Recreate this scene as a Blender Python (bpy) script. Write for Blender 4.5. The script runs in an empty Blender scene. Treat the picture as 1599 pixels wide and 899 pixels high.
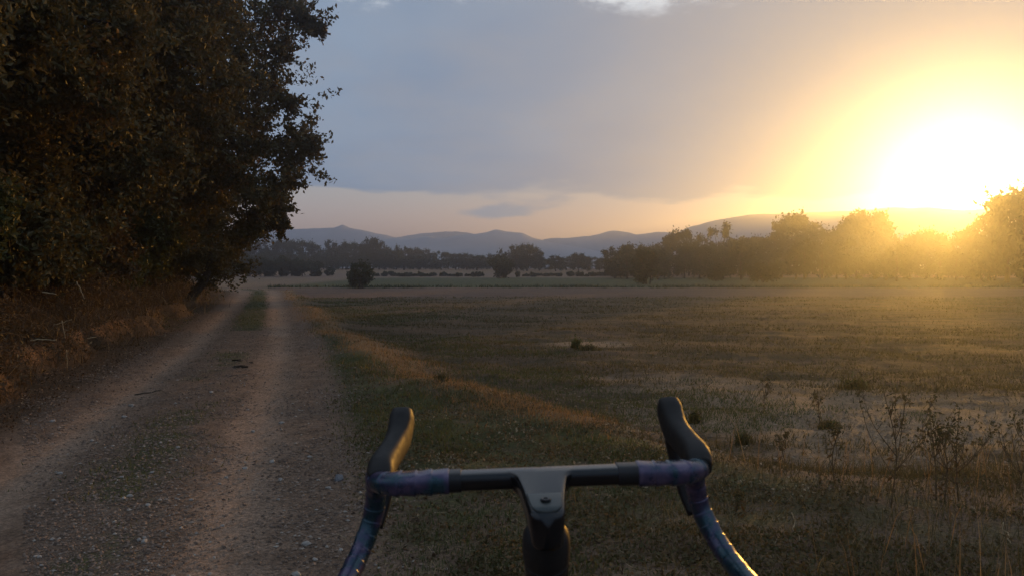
import bpy, math, random
import numpy as np
from mathutils import Vector, Matrix
R = math.radians
sc = bpy.context.scene
col = sc.collection

# ------------------------------------------------------------------ camera
EYE = 1.35                    # phone held about chest high over the bicycle
F = 1231.0                    # focal length in pixels of the 1599 px wide photograph
HOR = 415.0                   # row of the true horizon
PITCH = math.atan((449.5 - HOR) / F)
cam_d = bpy.data.cameras.new('camera')
cam_d.sensor_width = 36.0
cam_d.lens = 36.0 * F / 1599.0
cam_d.clip_start = 0.05
cam_d.clip_end = 9000
cam_d.dof.use_dof = True
cam_d.dof.focus_distance = 45
cam_d.dof.aperture_fstop = 12.0
cam = bpy.data.objects.new('camera', cam_d)
col.objects.link(cam)
cam.location = (0, 0, EYE)
cam.rotation_euler = (math.pi / 2 - PITCH, 0, 0)
sc.camera = cam

# ------------------------------------------------------------------ light
SUN_AZ, SUN_EL = R(29.6), R(4.6)          # azimuth from +Y towards +X
sun_dir = Vector((math.sin(SUN_AZ) * math.cos(SUN_EL), math.cos(SUN_AZ) * math.cos(SUN_EL), math.sin(SUN_EL)))
sd = bpy.data.lights.new('sun', 'SUN')
sd.energy = 2.9
sd.angle = R(0.5)
sd.color = (1.0, 0.475, 0.075)
so = bpy.data.objects.new('sun', sd)
col.objects.link(so)
so.rotation_euler = sun_dir.to_track_quat('Z', 'Y').to_euler()
sc.view_settings.view_transform = 'Standard'
sc.view_settings.look = 'None'
sc.view_settings.exposure = 0.18
sc.view_settings.gamma = 1.0
sc.view_settings.use_curve_mapping = False
cy = sc.cycles
cy.max_bounces = 5; cy.diffuse_bounces = 2; cy.glossy_bounces = 3; cy.transmission_bounces = 3
cy.volume_bounces = 0; cy.use_denoising = True


class NG:
    """small helper for node trees"""
    def __init__(self, tree):
        self.t = tree; self.n = tree.nodes; self.l = tree.links
    def node(self, typ, **kw):
        n = self.n.new(typ)
        for k, v in kw.items(): setattr(n, k, v)
        return n
    def put(self, sock, v):
        if isinstance(v, bpy.types.NodeSocket): self.l.new(v, sock)
        elif v is not None:
            if hasattr(sock.default_value, '__len__') and isinstance(v, (tuple, list)) and len(v) == 3 and len(sock.default_value) == 4:
                v = (*v, 1)
            sock.default_value = v
    def m(self, op, a, b=None, c=None, clamp=False):
        n = self.node('ShaderNodeMath', operation=op, use_clamp=clamp)
        self.put(n.inputs[0], a); self.put(n.inputs[1], b)
        if c is not None: self.put(n.inputs[2], c)
        return n.outputs[0]
    def vm(self, op, a, b=None, out=0):
        n = self.node('ShaderNodeVectorMath', operation=op)
        self.put(n.inputs[0], a)
        if b is not None: self.put(n.inputs[1], b)
        return n.outputs[out]
    def scale(self, a, s):
        n = self.node('ShaderNodeVectorMath', operation='SCALE'); self.put(n.inputs[0], a); self.put(n.inputs['Scale'], s)
        return n.outputs[0]
    def mix(self, f, a, b, blend='MIX'):
        n = self.node('ShaderNodeMix', data_type='RGBA', blend_type=blend)
        self.put(n.inputs['Factor'], f); self.put(n.inputs[6], a); self.put(n.inputs[7], b)
        return n.outputs[2]
    def noise(self, vec, scale, detail=4, rough=.55, lac=2.0):
        n = self.node('ShaderNodeTexNoise'); self.put(n.inputs['Vector'], vec)
        self.put(n.inputs['Scale'], scale); self.put(n.inputs['Detail'], detail); self.put(n.inputs['Roughness'], rough)
        return n.outputs[0]
    def ramp(self, v, lo, hi, a=0., b=1., kind='SMOOTHSTEP'):
        n = self.node('ShaderNodeMapRange', interpolation_type=kind)
        for i, x in enumerate((v, lo, hi, a, b)): self.put(n.inputs[i], x)
        return n.outputs[0]
    def attr(self, name):
        return self.node('ShaderNodeAttribute', attribute_name=name).outputs['Fac']


# sky: low-sun Nishita sky behind a grey-blue cloud deck, brightest round the sun
w = bpy.data.worlds.new('World'); sc.world = w; w.use_nodes = True
g = NG(w.node_tree); g.n.clear()
tc = g.node('ShaderNodeTexCoord').outputs['Generated']
sep = g.node('ShaderNodeSeparateXYZ'); g.put(sep.inputs[0], tc)
zz = sep.outputs[2]
nish = g.node('ShaderNodeTexSky', sky_type='NISHITA')
nish.sun_disc = False; nish.sun_elevation = SUN_EL; nish.sun_rotation = SUN_AZ
nish.altitude = 100; nish.dust_density = 2.5; nish.ozone_density = 1.2
clear = g.scale(nish.outputs[0], 0.075)
flat = g.scale(tc, g.m('DIVIDE', 1.0, g.m('ADD', g.m('MAXIMUM', zz, 0.0), 0.16)))
n_big = g.noise(flat, 1.1, 4, .5)
n_fin = g.noise(flat, 3.2, 6, .6)
edge = g.m('ADD', zz, g.m('MULTIPLY', g.m('SUBTRACT', n_big, 0.5), 0.13))
deck = g.ramp(edge, 0.079, 0.092)
thin = g.ramp(g.m('ADD', zz, g.m('MULTIPLY', g.m('SUBTRACT', n_fin, 0.5), 0.10)), 0.300, 0.325)   # the deck breaks up higher in the sky
thin = g.m('MULTIPLY', thin, g.ramp(n_fin, 0.46, 0.60))
cosd = g.vm('DOT_PRODUCT', tc, tuple(sun_dir), out=1)
omc = g.m('SUBTRACT', 1.0, cosd)
def lobe(k): return g.m('EXPONENT', g.m('MULTIPLY', omc, -1.0 / k))
c_dark = g.mix(g.ramp(n_big, .3, .7), (0.140, 0.235, 0.375), (0.205, 0.295, 0.42))
c_dark = g.mix(g.m('MULTIPLY', g.ramp(n_fin, .35, .75), .35), c_dark, (0.27, 0.29, 0.34))
deck_c = g.mix(g.m('MULTIPLY', lobe(.14), .75), c_dark, (0.50, 0.40, 0.31))
strip = g.mix(lobe(.20), (0.44, 0.375, 0.385), (0.80, 0.51, 0.38))
strip = g.mix(g.ramp(zz, .02, .12), strip, (0.40, 0.42, 0.45))
low = g.mix(.18, strip, clear)
sky_c = g.mix(deck, low, deck_c)
sky_c = g.mix(g.m('MULTIPLY', thin, .75), sky_c, (0.72, 0.76, 0.80))
glow = g.vm('ADD', g.scale((1.0, .93, .78), g.m('MULTIPLY', lobe(.0034), 1.5)),
            g.scale((1.0, .66, .26), g.m('MULTIPLY', lobe(.03), .05)))
sky_c = g.vm('ADD', sky_c, glow)
bg = g.node('ShaderNodeBackground'); g.put(bg.inputs[0], sky_c); bg.inputs[1].default_value = 1.0
wo = g.node('ShaderNodeOutputWorld'); g.l.new(bg.outputs[0], wo.inputs[0])

# ------------------------------------------------------------------ helpers
def ray(px, py):
    a, b = (px - 799.5) / F, (449.5 - py) / F
    cp, sp = math.cos(PITCH), math.sin(PITCH)
    return np.array((a, cp + b * sp, b * cp - sp))
def gp(px, py, z=0.0):
    """place on the ground seen at a pixel of the photograph"""
    d = ray(px, py); t = (z - EYE) / d[2]
    return d[0] * t, d[1] * t
def at(px, py, Y):
    """place at distance Y seen at a pixel of the photograph"""
    d = ray(px, py); t = Y / d[1]
    return np.array((d[0] * t, Y, EYE + d[2] * t))

def hash2(i, j, s):
    v = np.sin(i * 127.1 + j * 311.7 + s * 74.7) * 43758.5453
    return v - np.floor(v)
def vnoise(x, y, s=0.0):
    x = np.asarray(x, float); y = np.asarray(y, float)
    i, j = np.floor(x), np.floor(y); u, v = x - i, y - j
    u = u * u * (3 - 2 * u); v = v * v * (3 - 2 * v)
    return ((hash2(i, j, s) * (1 - u) + hash2(i + 1, j, s) * u) * (1 - v) + (hash2(i, j + 1, s) * (1 - u) + hash2(i + 1, j + 1, s) * u) * v)
def fbm(x, y, s=0.0, o=4):
    a, t, n = .5, 0, 0
    for k in range(o):
        t = t + a * vnoise(x * 2 ** k, y * 2 ** k, s + k * 3.1); n += a; a *= .5
    return t / n
def sstep(x, a, b):
    t = np.clip((np.asarray(x, float) - a) / (b - a), 0, 1); return t * t * (3 - 2 * t)

def mesh_np(name, V, F_, mat=None, smooth=False, attrs=None, mats=None, midx=None):
    """V (n,3); F_ (m,k) faces of equal size, or a list of such arrays"""
    me = bpy.data.meshes.new(name)
    V = np.asarray(V, np.float32).reshape(-1, 3)
    Fs = F_ if isinstance(F_, list) else [F_]
    Fs = [np.asarray(f, np.int32) for f in Fs if len(f)]
    loops = np.concatenate([f.ravel() for f in Fs]); cnt = np.concatenate([np.full(len(f), f.shape[1], np.int32) for f in Fs])
    st = np.concatenate(([0], np.cumsum(cnt)[:-1])).astype(np.int32)
    me.vertices.add(len(V)); me.vertices.foreach_set('co', V.ravel())
    me.loops.add(len(loops)); me.loops.foreach_set('vertex_index', loops)
    me.polygons.add(len(cnt)); me.polygons.foreach_set('loop_start', st)
    me.polygons.foreach_set('use_smooth', np.full(len(cnt), smooth))
    for m_ in (mats or ([mat] if mat else [])): me.materials.append(m_)
    if midx is not None: me.polygons.foreach_set('material_index', np.asarray(midx, np.int32))
    for k, (dom, arr) in (attrs or {}).items():
        at_ = me.attributes.new(k, 'FLOAT', dom); at_.data.foreach_set('value', np.asarray(arr, np.float32))
    me.update(calc_edges=True)
    return me
def obj(name, me, parent=None):
    o = bpy.data.objects.new(name, me); col.objects.link(o)
    if parent is not None: o.parent = parent
    return o
def tag(o, label=None, cat=None, group=None, kind=None):
    if label: o['label'] = label
    if cat: o['category'] = cat
    if group: o['group'] = group
    if kind: o['kind'] = kind
    return o
def empty(name, loc, label, cat, group=None, rz=0):
    o = bpy.data.objects.new(name, None); o.empty_display_size = .2; col.objects.link(o)
    o.location = loc; o.rotation_euler = (0, 0, rz)
    return tag(o, label, cat, group)
def copy_tree(o, parent=None):
    c = o.copy(); col.objects.link(c)
    if parent is not None: c.parent = parent
    for ch in list(o.children): copy_tree(ch, c)
    return c

class MB:
    """collects tubes and lofts, then becomes one mesh"""
    def __init__(self): self.V = []; self.Q = []; self.T = []; self.n = 0
    def add(self, V, Q=(), T=()):
        V = np.asarray(V, float).reshape(-1, 3); self.V.append(V)
        if len(Q): self.Q.append(np.asarray(Q) + self.n)
        if len(T): self.T.append(np.asarray(T) + self.n)
        self.n += len(V)
    def rings(self, rings, caps=True, closed=False):
        rings = np.asarray(rings, float); m, k = rings.shape[:2]
        Q = []
        for i in range(m if closed else m - 1):
            i2 = (i + 1) % m
            a = np.arange(k); b = (a + 1) % k
            Q.append(np.stack((i * k + a, i * k + b, i2 * k + b, i2 * k + a), 1))
        V = rings.reshape(-1, 3); T = []
        if caps and not closed:
            V = np.vstack((V, rings[0].mean(0), rings[-1].mean(0)))
            a = np.arange(k); b = (a + 1) % k
            T = np.vstack((np.stack((b, a, np.full(k, m * k)), 1), np.stack(((m - 1) * k + a, (m - 1) * k + b, np.full(k, m * k + 1)), 1)))
        self.add(V, np.vstack(Q), T)
    def tube(self, pts, rad, k=10, caps=True, up=(0, 0, 1), flat=1.0):
        P = np.asarray(pts, float); n = len(P)
        rad = np.broadcast_to(np.asarray(rad, float), (n,))
        tg = np.gradient(P, axis=0); tg /= np.linalg.norm(tg, axis=1)[:, None] + 1e-12
        u = np.array(up, float)
        if abs(tg[0] @ u) > .95: u = np.array((1., 0, 0))
        a = np.arange(k) * 2 * math.pi / k; rr = []
        for i in range(n):
            u = u - tg[i] * (u @ tg[i]); u /= np.linalg.norm(u) + 1e-12
            v = np.cross(tg[i], u)
            rr.append(P[i] + rad[i] * (np.cos(a)[:, None] * u * flat + np.sin(a)[:, None] * v))
        self.rings(rr, caps)
    def mesh(self, name, mat, smooth=True, attrs=None):
        F_ = ([np.vstack(self.Q)] if self.Q else []) + ([np.vstack(self.T)] if self.T else [])
        return mesh_np(name, np.vstack(self.V), F_, mat, smooth, attrs)
def catmull(P, n):
    P = np.asarray(P, float); Q = np.vstack((2 * P[0] - P[1], P, 2 * P[-1] - P[-2])); out = []
    for i in range(1, len(Q) - 2):
        t = np.linspace(0, 1, n, endpoint=False)[:, None]
        a, b, c, d = Q[i - 1], Q[i], Q[i + 1], Q[i + 2]
        out.append(.5 * (2 * b + (c - a) * t + (2 * a - 5 * b + 4 * c - d) * t * t + (3 * b - a - 3 * c + d) * t ** 3))
    return np.vstack(out + [P[-1:]])

# ------------------------------------------------------------------ materials
def mat_new(name):
    m = bpy.data.materials.new(name); m.use_nodes = True
    n = NG(m.node_tree); n.n.clear()
    out = n.node('ShaderNodeOutputMaterial')
    return m, n, out
def bsdf(n, out, color, rough=.8, spec=.3, bump=None, bstr=.3, bdist=.02, **kw):
    b = n.node('ShaderNodeBsdfPrincipled')
    n.put(b.inputs['Base Color'], color); n.put(b.inputs['Roughness'], rough); n.put(b.inputs['Specular IOR Level'], spec)
    for k, v in kw.items(): n.put(b.inputs[k.replace('_', ' ')], v)
    if bump is not None:
        bn = n.node('ShaderNodeBump'); n.put(bn.inputs['Height'], bump); bn.inputs['Strength'].default_value = bstr; bn.inputs['Distance'].default_value = bdist
        n.l.new(bn.outputs[0], b.inputs['Normal'])
    n.l.new(b.outputs[0], out.inputs[0])
    return b
def leaf_mat(name, c1, c2, c3, transl=.35):
    m, n, out = mat_new(name)
    r = n.attr('rnd'); ob = n.node('ShaderNodeObjectInfo').outputs['Random']
    c = n.mix(n.ramp(r, 0, .8), c1, c2)
    c = n.mix(n.ramp(r, .84, .97), c, c3)
    c = n.mix(n.m('MULTIPLY', ob, .35), c, c2)
    d = n.node('ShaderNodeBsdfDiffuse'); n.put(d.inputs[0], c)
    t = n.node('ShaderNodeBsdfTranslucent'); n.put(t.inputs[0], c)
    gl = n.node('ShaderNodeBsdfGlossy'); n.put(gl.inputs[0], (1, 1, 1)); gl.inputs['Roughness'].default_value = .45
    mx = n.node('ShaderNodeMixShader'); mx.inputs[0].default_value = transl
    n.l.new(d.outputs[0], mx.inputs[1]); n.l.new(t.outputs[0], mx.inputs[2])
    m2 = n.node('ShaderNodeMixShader'); m2.inputs[0].default_value = .015
    n.l.new(mx.outputs[0], m2.inputs[1]); n.l.new(gl.outputs[0], m2.inputs[2])
    n.l.new(m2.outputs[0], out.inputs[0])
    return m
M = {}
M['oak_leaf'] = leaf_mat('oak_leaf', (.060, .056, .021), (.105, .083, .031), (.21, .115, .04), .22)
M['dry_leaf'] = leaf_mat('dry_leaf', (.060, .042, .018), (.085, .055, .022), (.16, .085, .027), .25)
M['ivy_leaf'] = leaf_mat('ivy_leaf', (.030, .042, .014), (.075, .075, .022), (.12, .10, .03), .25)
M['wood_leaf'] = leaf_mat('wood_leaf', (.034, .046, .020), (.052, .060, .026), (.075, .065, .028), .3)
M['grass'] = leaf_mat('grass_blade', (.055, .075, .022), (.105, .105, .036), (.26, .19, .09), .4)
M['dry_grass'] = leaf_mat('dry_grass_blade', (.17, .10, .042), (.28, .17, .075), (.40, .28, .14), .45)
M['weed'] = leaf_mat('weed_leaf', (.06, .06, .022), (.11, .085, .036), (.22, .16, .07), .35)
M['bracken'] = leaf_mat('bracken', (.060, .040, .020), (.125, .080, .037), (.29, .21, .11), .3)
M['straw'] = leaf_mat('straw', (.17, .12, .065), (.27, .19, .105), (.40, .31, .19), .25)
M['litter'] = leaf_mat('leaf_litter', (.05, .032, .02), (.14, .08, .042), (.32, .22, .13), .1)
M['low_weed'] = leaf_mat('low_weed', (.055, .060, .022), (.13, .088, .042), (.36, .29, .19), .25)
def simple(name, c1, c2, scale=8, rough=.85, bstr=.5, bdist=.02, spec=.2):
    m, n, out = mat_new(name)
    p = n.node('ShaderNodeTexCoord').outputs['Object']
    nz = n.noise(p, scale, 5, .6)
    bsdf(n, out, n.mix(n.ramp(nz, .3, .7), c1, c2), rough, spec, nz, bstr, bdist)
    return m
M['bark'] = simple('bark', (.035, .026, .019), (.085, .066, .048), 14, .9, .8, .03)
M['twig'] = simple('dead_stem', (.08, .052, .029), (.14, .095, .05), 30, .8)
M['hill'] = simple('hill_haze_tint', (.23, .26, .31), (.32, .345, .39), .02, .95, .2, 2)  # pale blue of distant haze painted into the hills' base colour
M['stick'] = simple('bleached_stick', (.26, .19, .11), (.42, .32, .19), 25, .8)
M['clod'] = simple('dark_clod', (.022, .015, .010), (.06, .042, .028), 40, .9)
# stones: per-stone tint
m, n, out = mat_new('stone'); M['stone'] = m
r = n.attr('rnd'); c = n.mix(n.ramp(r, 0, .8), (.085, .056, .040), (.235, .163, .118)); c = n.mix(n.ramp(r, .93, 1.0), c, (.34, .30, .25))
bsdf(n, out, n.mix(.3, c, n.noise(n.node('ShaderNodeTexCoord').outputs['Object'], 60, 3), 'MULTIPLY'), .75, .35)
M['pale_stone'] = simple('pale_stone', (.22, .20, .175), (.33, .30, .27), 50, .7, .4, .004, .35)
M['grey_stone'] = simple('grey_stone', (.09, .09, .095), (.16, .16, .17), 50, .7, .4, .004, .35)

# ground: one shader, colours by what lies on each place
m, n, out = mat_new('earth'); M['ground'] = m
p = n.node('ShaderNodeTexCoord').outputs['Object']
n1 = n.noise(p, .55, 5, .6); n2 = n.noise(p, 4.5, 6, .65); n3 = n.noise(p, 38, 4, .7); n4 = n.noise(p, 140, 3, .7)
strch = n.node('ShaderNodeMapping'); n.put(strch.inputs[0], p); strch.inputs['Scale'].default_value = (.35, 1.6, 1)
ns = n.noise(strch.outputs[0], 1.2, 6, .65)
def mask(a, noise, soft=.35):
    v = n.m('ADD', n.attr(a), n.m('MULTIPLY', n.m('SUBTRACT', noise, .5), 1.3))
    return n.ramp(v, .5 - soft, .5 + soft)
c = n.mix(n.ramp(n2, .3, .7), (.155, .101, .068), (.228, .152, .107))
c = n.mix(mask('field', n1), c, n.mix(n.ramp(ns, .35, .65), (.066, .050, .026), (.125, .078, .046)))
c = n.mix(mask('litter', n2), c, n.mix(n3, (.035, .023, .014), (.12, .072, .038)))
c = n.mix(mask('green', n2, .28), c, n.mix(n.ramp(n2, .3, .7), (.040, .050, .018), (.085, .085, .032)))
c = n.mix(mask('dry', n2), c, n.mix(n3, (.14, .088, .042), (.28, .175, .085)))
c = n.mix(mask('rut', n2, .5), c, n.mix(n.ramp(n1, .3, .7), (.280, .190, .132), (.355, .250, .180)))
c = n.mix(mask('pale', n.m('ADD', n.m('MULTIPLY', ns, .95), n.m('MULTIPLY', n.m('SUBTRACT', n1, .5), .9)), .24), c, n.mix(n2, (.19, .13, .082), (.33, .235, .155)))
c = n.mix(mask('bare', n1, .3), c, n.mix(n.ramp(ns, .3, .7), (.105, .064, .044), (.150, .094, .066)))
c = n.mix(mask('earth', n2, .3), c, n.mix(n.ramp(n2, .3, .7), (.10, .053, .026), (.20, .108, .052)))
gr = n.mix(n.ramp(n3, .3, .72), (.45, .45, .45), (1.45, 1.4, 1.35))
c = n.mix(.75, c, gr, 'MULTIPLY')
gr4 = n.mix(n.ramp(n4, .35, .7), (.62, .62, .62), (1.3, 1.3, 1.3))
c = n.mix(.7, c, gr4, 'MULTIPLY')
hgt = n.m('ADD', n.m('ADD', n2, n.m('MULTIPLY', n3, .45)), n.m('MULTIPLY', n4, .2))
bsdf(n, out, c, .92, .15, hgt, .75, .05)

# ------------------------------------------------------------------ land
YC = [(-260, 60), (-60, 12.4), (-12, 2.0), (0, -1.12), (3, -1.91), (5.77, -2.64), (6.87, -2.92), (11.08, -4.05), (13.7, -4.75), (19, -6.35),
      (25.6, -8.35), (35.4, -11.4), (41, -13.15), (44.6, -14.7), (47.2, -17.3), (48.8, -21.5), (50.5, -28), (55, -45), (70, -95), (110, -240)]
line = catmull(np.array([(x, y) for y, x in YC]), 24)
_seg = np.linalg.norm(np.diff(line, axis=0), axis=1)
def road_s(X, Y):
    """signed distance from the middle of the track (right +) and the Y of the nearest place on it"""
    X = np.ravel(X); Y = np.ravel(Y); s = np.empty(len(X)); ty = np.empty(len(X))
    tg = np.gradient(line, axis=0); tg /= np.linalg.norm(tg, axis=1)[:, None]
    for a in range(0, len(X), 20000):
        dx = X[a:a + 20000, None] - line[None, :, 0]; dy = Y[a:a + 20000, None] - line[None, :, 1]
        k = np.argmin(dx * dx + dy * dy, 1); i = np.arange(len(k))
        tx, tyy = tg[k, 0], tg[k, 1]
        s[a:a + 20000] = dx[i, k] * tyy - dy[i, k] * tx
        ty[a:a + 20000] = line[k, 1]
    return s, ty
def at_road(t, s):
    """place on the track: t = Y along the middle, s = offset to the right"""
    k = np.clip(np.searchsorted(line[:, 1], t), 1, len(line) - 1)
    f = (t - line[k - 1, 1]) / (line[k, 1] - line[k - 1, 1] + 1e-9)
    P = line[k - 1] + (line[k] - line[k - 1]) * np.asarray(f)[..., None]
    T = line[k] - line[k - 1]; T = T / np.linalg.norm(T, axis=-1)[..., None]
    return P[..., 0] + T[..., 1] * s, P[..., 1] - T[..., 0] * s
def verge_edge(t):
    return np.interp(t, [-5, 3, 6.2, 9.5, 15.1, 33, 44], [6, 4.3, 3.15, 2.3, 1.62, 1.35, 1.3])
def margin_y(X):
    """the field ends here, just in front of the bicycle"""
    return 5.35 - .10 * (X - 1.5) + .5 * (fbm(np.asarray(X) * .5, np.zeros_like(X), 9) - .5)
STRIP0, STRIP1, MEAD1, STUB1 = 37.5, 53.0, 96.0, 330.0
def land(X, Y):
    X = np.asarray(X, float).ravel(); Y = np.asarray(Y, float).ravel()
    s, ty = road_s(X, Y); ve = verge_edge(ty) + .8 * (fbm(X * .55, Y * .55, 5) - .5)
    near = np.exp(-(X ** 2 + (Y - 8) ** 2) / 30 ** 2)
    left_on = sstep(ty, -14, -10) * (1 - sstep(ty, 43, 47))
    # track
    rut = np.exp(-((np.abs(s) - .70) / .27) ** 2)
    z = -.035 * rut + .012 * np.cos(np.clip(s, -1.6, 1.6) * 2)
    z += .022 * (fbm(X * 1.7, Y * 1.7, 1) - .5) * (1 - .6 * rut) * sstep(4 - np.abs(s), 0, 2)
    # right side: low verge, then the lower field
    inv = sstep(s, 1.3, 1.9)
    z += inv * (.05 + .10 * (fbm(X * .9, Y * .9, 2) - .5) + .05 * (fbm(X * 4, Y * 4, 12, 2) - .5))
    drop = sstep(s, ve - .15, ve + 1.1)
    fm = drop * sstep(Y, margin_y(X) - .5, margin_y(X) + .6)
    z -= fm * .17
    z += drop * .07 * (fbm(X * .35, Y * .35, 3) - .5) * near
    z += drop * .045 * (fbm(X * 2.2, Y * 2.2, 13, 2) - .5) * near
    # left side: litter shoulder, a cut earth face, then the overgrown bank
    wob = 1.1 * (fbm(X * .55, Y * .55, 4) - .5) + .38 * (fbm(X * 1.9, Y * 1.9, 14, 3) - .5)
    sl = -s + wob
    cut = sstep(sl, 1.95, 2.2) * left_on
    z += cut * .34 * (1 - .6 * sstep(ty, 20, 34)) + sstep(sl, 2.2, 4.6) * left_on * .75 + sstep(sl, 4.6, 12) * left_on * .5
    z += sstep(sl, 2.2, 3) * left_on * .22 * (fbm(X * 1.3, Y * 1.3, 6) - .5)
    # far plain, gently rising to the woods
    z += sstep(Y, 85, 150) * .72
    return z, s, ty, ve, rut, fm, drop, cut, sl, left_on
def height(X, Y): return land(X, Y)[0]

def graded(lo_f, hi_f, step, lo, hi, grow=1.16):
    a = list(np.arange(lo_f, hi_f + 1e-6, step)); d = step
    while a[-1] < hi: d *= grow; a.append(a[-1] + d)
    d = step
    while a[0] > lo: d *= grow; a.insert(0, a[0] - d)
    return np.array(a)
gx = graded(-11, 7, .13, -2150, 2150, 1.075)
gy = graded(2.0, 24, .13, -1200, 2150, 1.045)
GX, GY = np.meshgrid(gx, gy)
z, s, ty, ve, rut, fm, drop, cut, sl, left_on = land(GX, GY)
Xf, Yf = GX.ravel(), GY.ravel()
V = np.stack((Xf, Yf, z), 1)
inroad = sstep(1.75 - np.abs(s), 0, .4)
leftland = sstep(-s, 1.7, 2.1)
A = {}
A['rut'] = np.clip(rut * 1.05 * inroad, 0, 1) * np.where(ty > 15, 1, .8)
mid = np.exp(-(s / .34) ** 2)
A['green'] = np.clip(mid * sstep(ty, 15.5, 19) * 1.0 + mid * .65 * sstep(fbm(Xf * .6, Yf * .6, 21), .49, .62)
                     + sstep(s, 1.2, 1.6) * (1 - drop) * (.68 + .5 * (fbm(Xf * .8, Yf * .8, 22) - .5)) * (1 - .5 * sstep(-Yf, -5.2, -3))
                     + (1 - leftland) * fm * sstep(Yf, 17, 22) * .45 * np.exp(-((s - ve - 1.6) / 1.6) ** 2)
                     + leftland * left_on * .5 * np.exp(-((sl - 1.7) / .5) ** 2) * sstep(ty, 14, 20), 0, 1)
A['dry'] = np.clip(np.exp(-((s - ve - .12) / np.interp(ty, [6, 12, 40], [.38, .33, .24])) ** 2) * (.62 + .6 * fbm(Xf * .5, Yf * .5, 24)) * sstep(ty, 5.5, 9)
                   + drop * (1 - fm) * .45, 0, 1)
A['field'] = fm * (1 - sstep(Yf, STRIP0 - .6, STRIP0 + .3))
pale = .66 * np.exp(-(((Xf - 2.6) / 1.6) ** 2 + ((Yf - 8.6) / 1.9) ** 2)) + .72 * np.exp(-(((Xf - 4.6) / 2.6) ** 2 + ((Yf - 6.9) / 1.3) ** 2))
pale += .72 * np.exp(-(((Xf - 1.55) / 1.1) ** 2 + ((Yf - 14.6) / 1.1) ** 2)) + .30 * np.exp(-(((Xf - 5.0) / 4) ** 2 + ((Yf - 10.5) / 3) ** 2))
A['pale'] = np.clip(pale, 0, 1) * fm
A['bare'] = sstep(Yf, STRIP0 - .5, STRIP0 + .5) * (1 - sstep(Yf, STRIP1 - .5, STRIP1 + .5)) * drop + sstep(Yf, MEAD1 + 45, MEAD1 + 60) * .6
A['green'] = np.clip(A['green'] + sstep(Yf, STRIP1 - .3, STRIP1 + 1) * (1 - sstep(Yf, MEAD1 - 8, MEAD1 + 4)) * 1.2 * sstep(Xf, -22, -12), 0, 1)
A['dry'] = np.clip(A['dry'] + sstep(Yf, MEAD1 + 10, MEAD1 + 25) * .55 + sstep(Yf, 51, 55) * (1 - sstep(Yf, 90, 96)) * .5 * (1 - sstep(Xf, -22, -12)), 0, 1)
A['earth'] = np.clip(cut * (1 - sstep(sl, 2.28, 2.5)) * 1.0 * sstep(fbm(Xf * .5, Yf * .5, 31), .40, .52) * (1 - .75 * sstep(ty, 13, 19)), 0, 1)
A['litter'] = np.clip(leftland * left_on * (.45 + .55 * sstep(sl, 2.3, 2.8)) + sstep(-s, 1.0, 1.5) * left_on * .72, 0, 1)
# split by what each place is; all pieces share edges and normals, so nothing overlaps
ny, nx = GX.shape
i = np.arange(ny - 1)[:, None] * nx + np.arange(nx - 1)[None]
FQ = np.stack((i, i + 1, i + nx + 1, i + nx), -1).reshape(-1, 4)
fs, fve, fty = s[FQ].mean(1), ve[FQ].mean(1), ty[FQ].mean(1)
fX, fY = Xf[FQ].mean(1), Yf[FQ].mean(1); ffm = fm[FQ].mean(1)
zone = np.full(len(FQ), 0)
zone[(fs > 1.5)] = 1
zone[(fs > 1.5) & (ffm > .5) & (fY < STRIP0)] = 2
zone[(fs > 1.5) & (fY >= STRIP0)] = 3
zone[(fY >= STRIP1)] = 4
zone[(fY >= MEAD1 + 12)] = 5
zone[(fs < -1.55) & (fY < STRIP1)] = 6
zone[(np.abs(fs) <= 1.55) & (fty > -59) & (fty < 100)] = 7
zone[zone == 0] = 6
e1 = V.reshape(ny, nx, 3); du = np.gradient(e1, axis=1); dv = np.gradient(e1, axis=0)
NRM = np.cross(du, dv).reshape(-1, 3); NRM /= np.linalg.norm(NRM, axis=1)[:, None]
for zi, nm in ((1, 'grass_verge'), (2, 'field'), (3, 'bare_ploughed_land'), (4, 'meadow'), (5, 'stubble_land'), (6, 'roadside_bank_ground'), (7, 'farm_track_road')):
    f = FQ[zone == zi]
    if not len(f): continue
    u, inv_ = np.unique(f, return_inverse=True)
    me = mesh_np(nm, V[u], inv_.reshape(-1, 4), M['ground'], True, {k: ('POINT', a[u]) for k, a in A.items()})
    me.normals_split_custom_set_from_vertices(NRM[u].tolist())
    tag(obj(nm, me), kind='structure')

# hills: solid ridges far behind the fields
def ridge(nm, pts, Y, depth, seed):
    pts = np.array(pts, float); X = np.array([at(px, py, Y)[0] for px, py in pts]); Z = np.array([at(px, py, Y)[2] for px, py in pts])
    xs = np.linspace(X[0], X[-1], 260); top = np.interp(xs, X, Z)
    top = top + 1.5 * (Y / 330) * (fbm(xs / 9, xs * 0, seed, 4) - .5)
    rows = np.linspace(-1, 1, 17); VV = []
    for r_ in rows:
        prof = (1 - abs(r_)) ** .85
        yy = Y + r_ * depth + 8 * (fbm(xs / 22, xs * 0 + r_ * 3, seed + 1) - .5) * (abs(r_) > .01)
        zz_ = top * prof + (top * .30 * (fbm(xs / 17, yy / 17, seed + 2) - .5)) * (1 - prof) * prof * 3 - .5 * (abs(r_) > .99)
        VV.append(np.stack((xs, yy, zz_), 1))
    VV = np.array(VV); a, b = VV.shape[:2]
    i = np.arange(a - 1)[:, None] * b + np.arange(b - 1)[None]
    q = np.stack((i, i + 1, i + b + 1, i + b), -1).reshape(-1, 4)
    return tag(obj(nm, mesh_np(nm, VV.reshape(-1, 3), q, M['hill'], True)), kind='structure')
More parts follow.
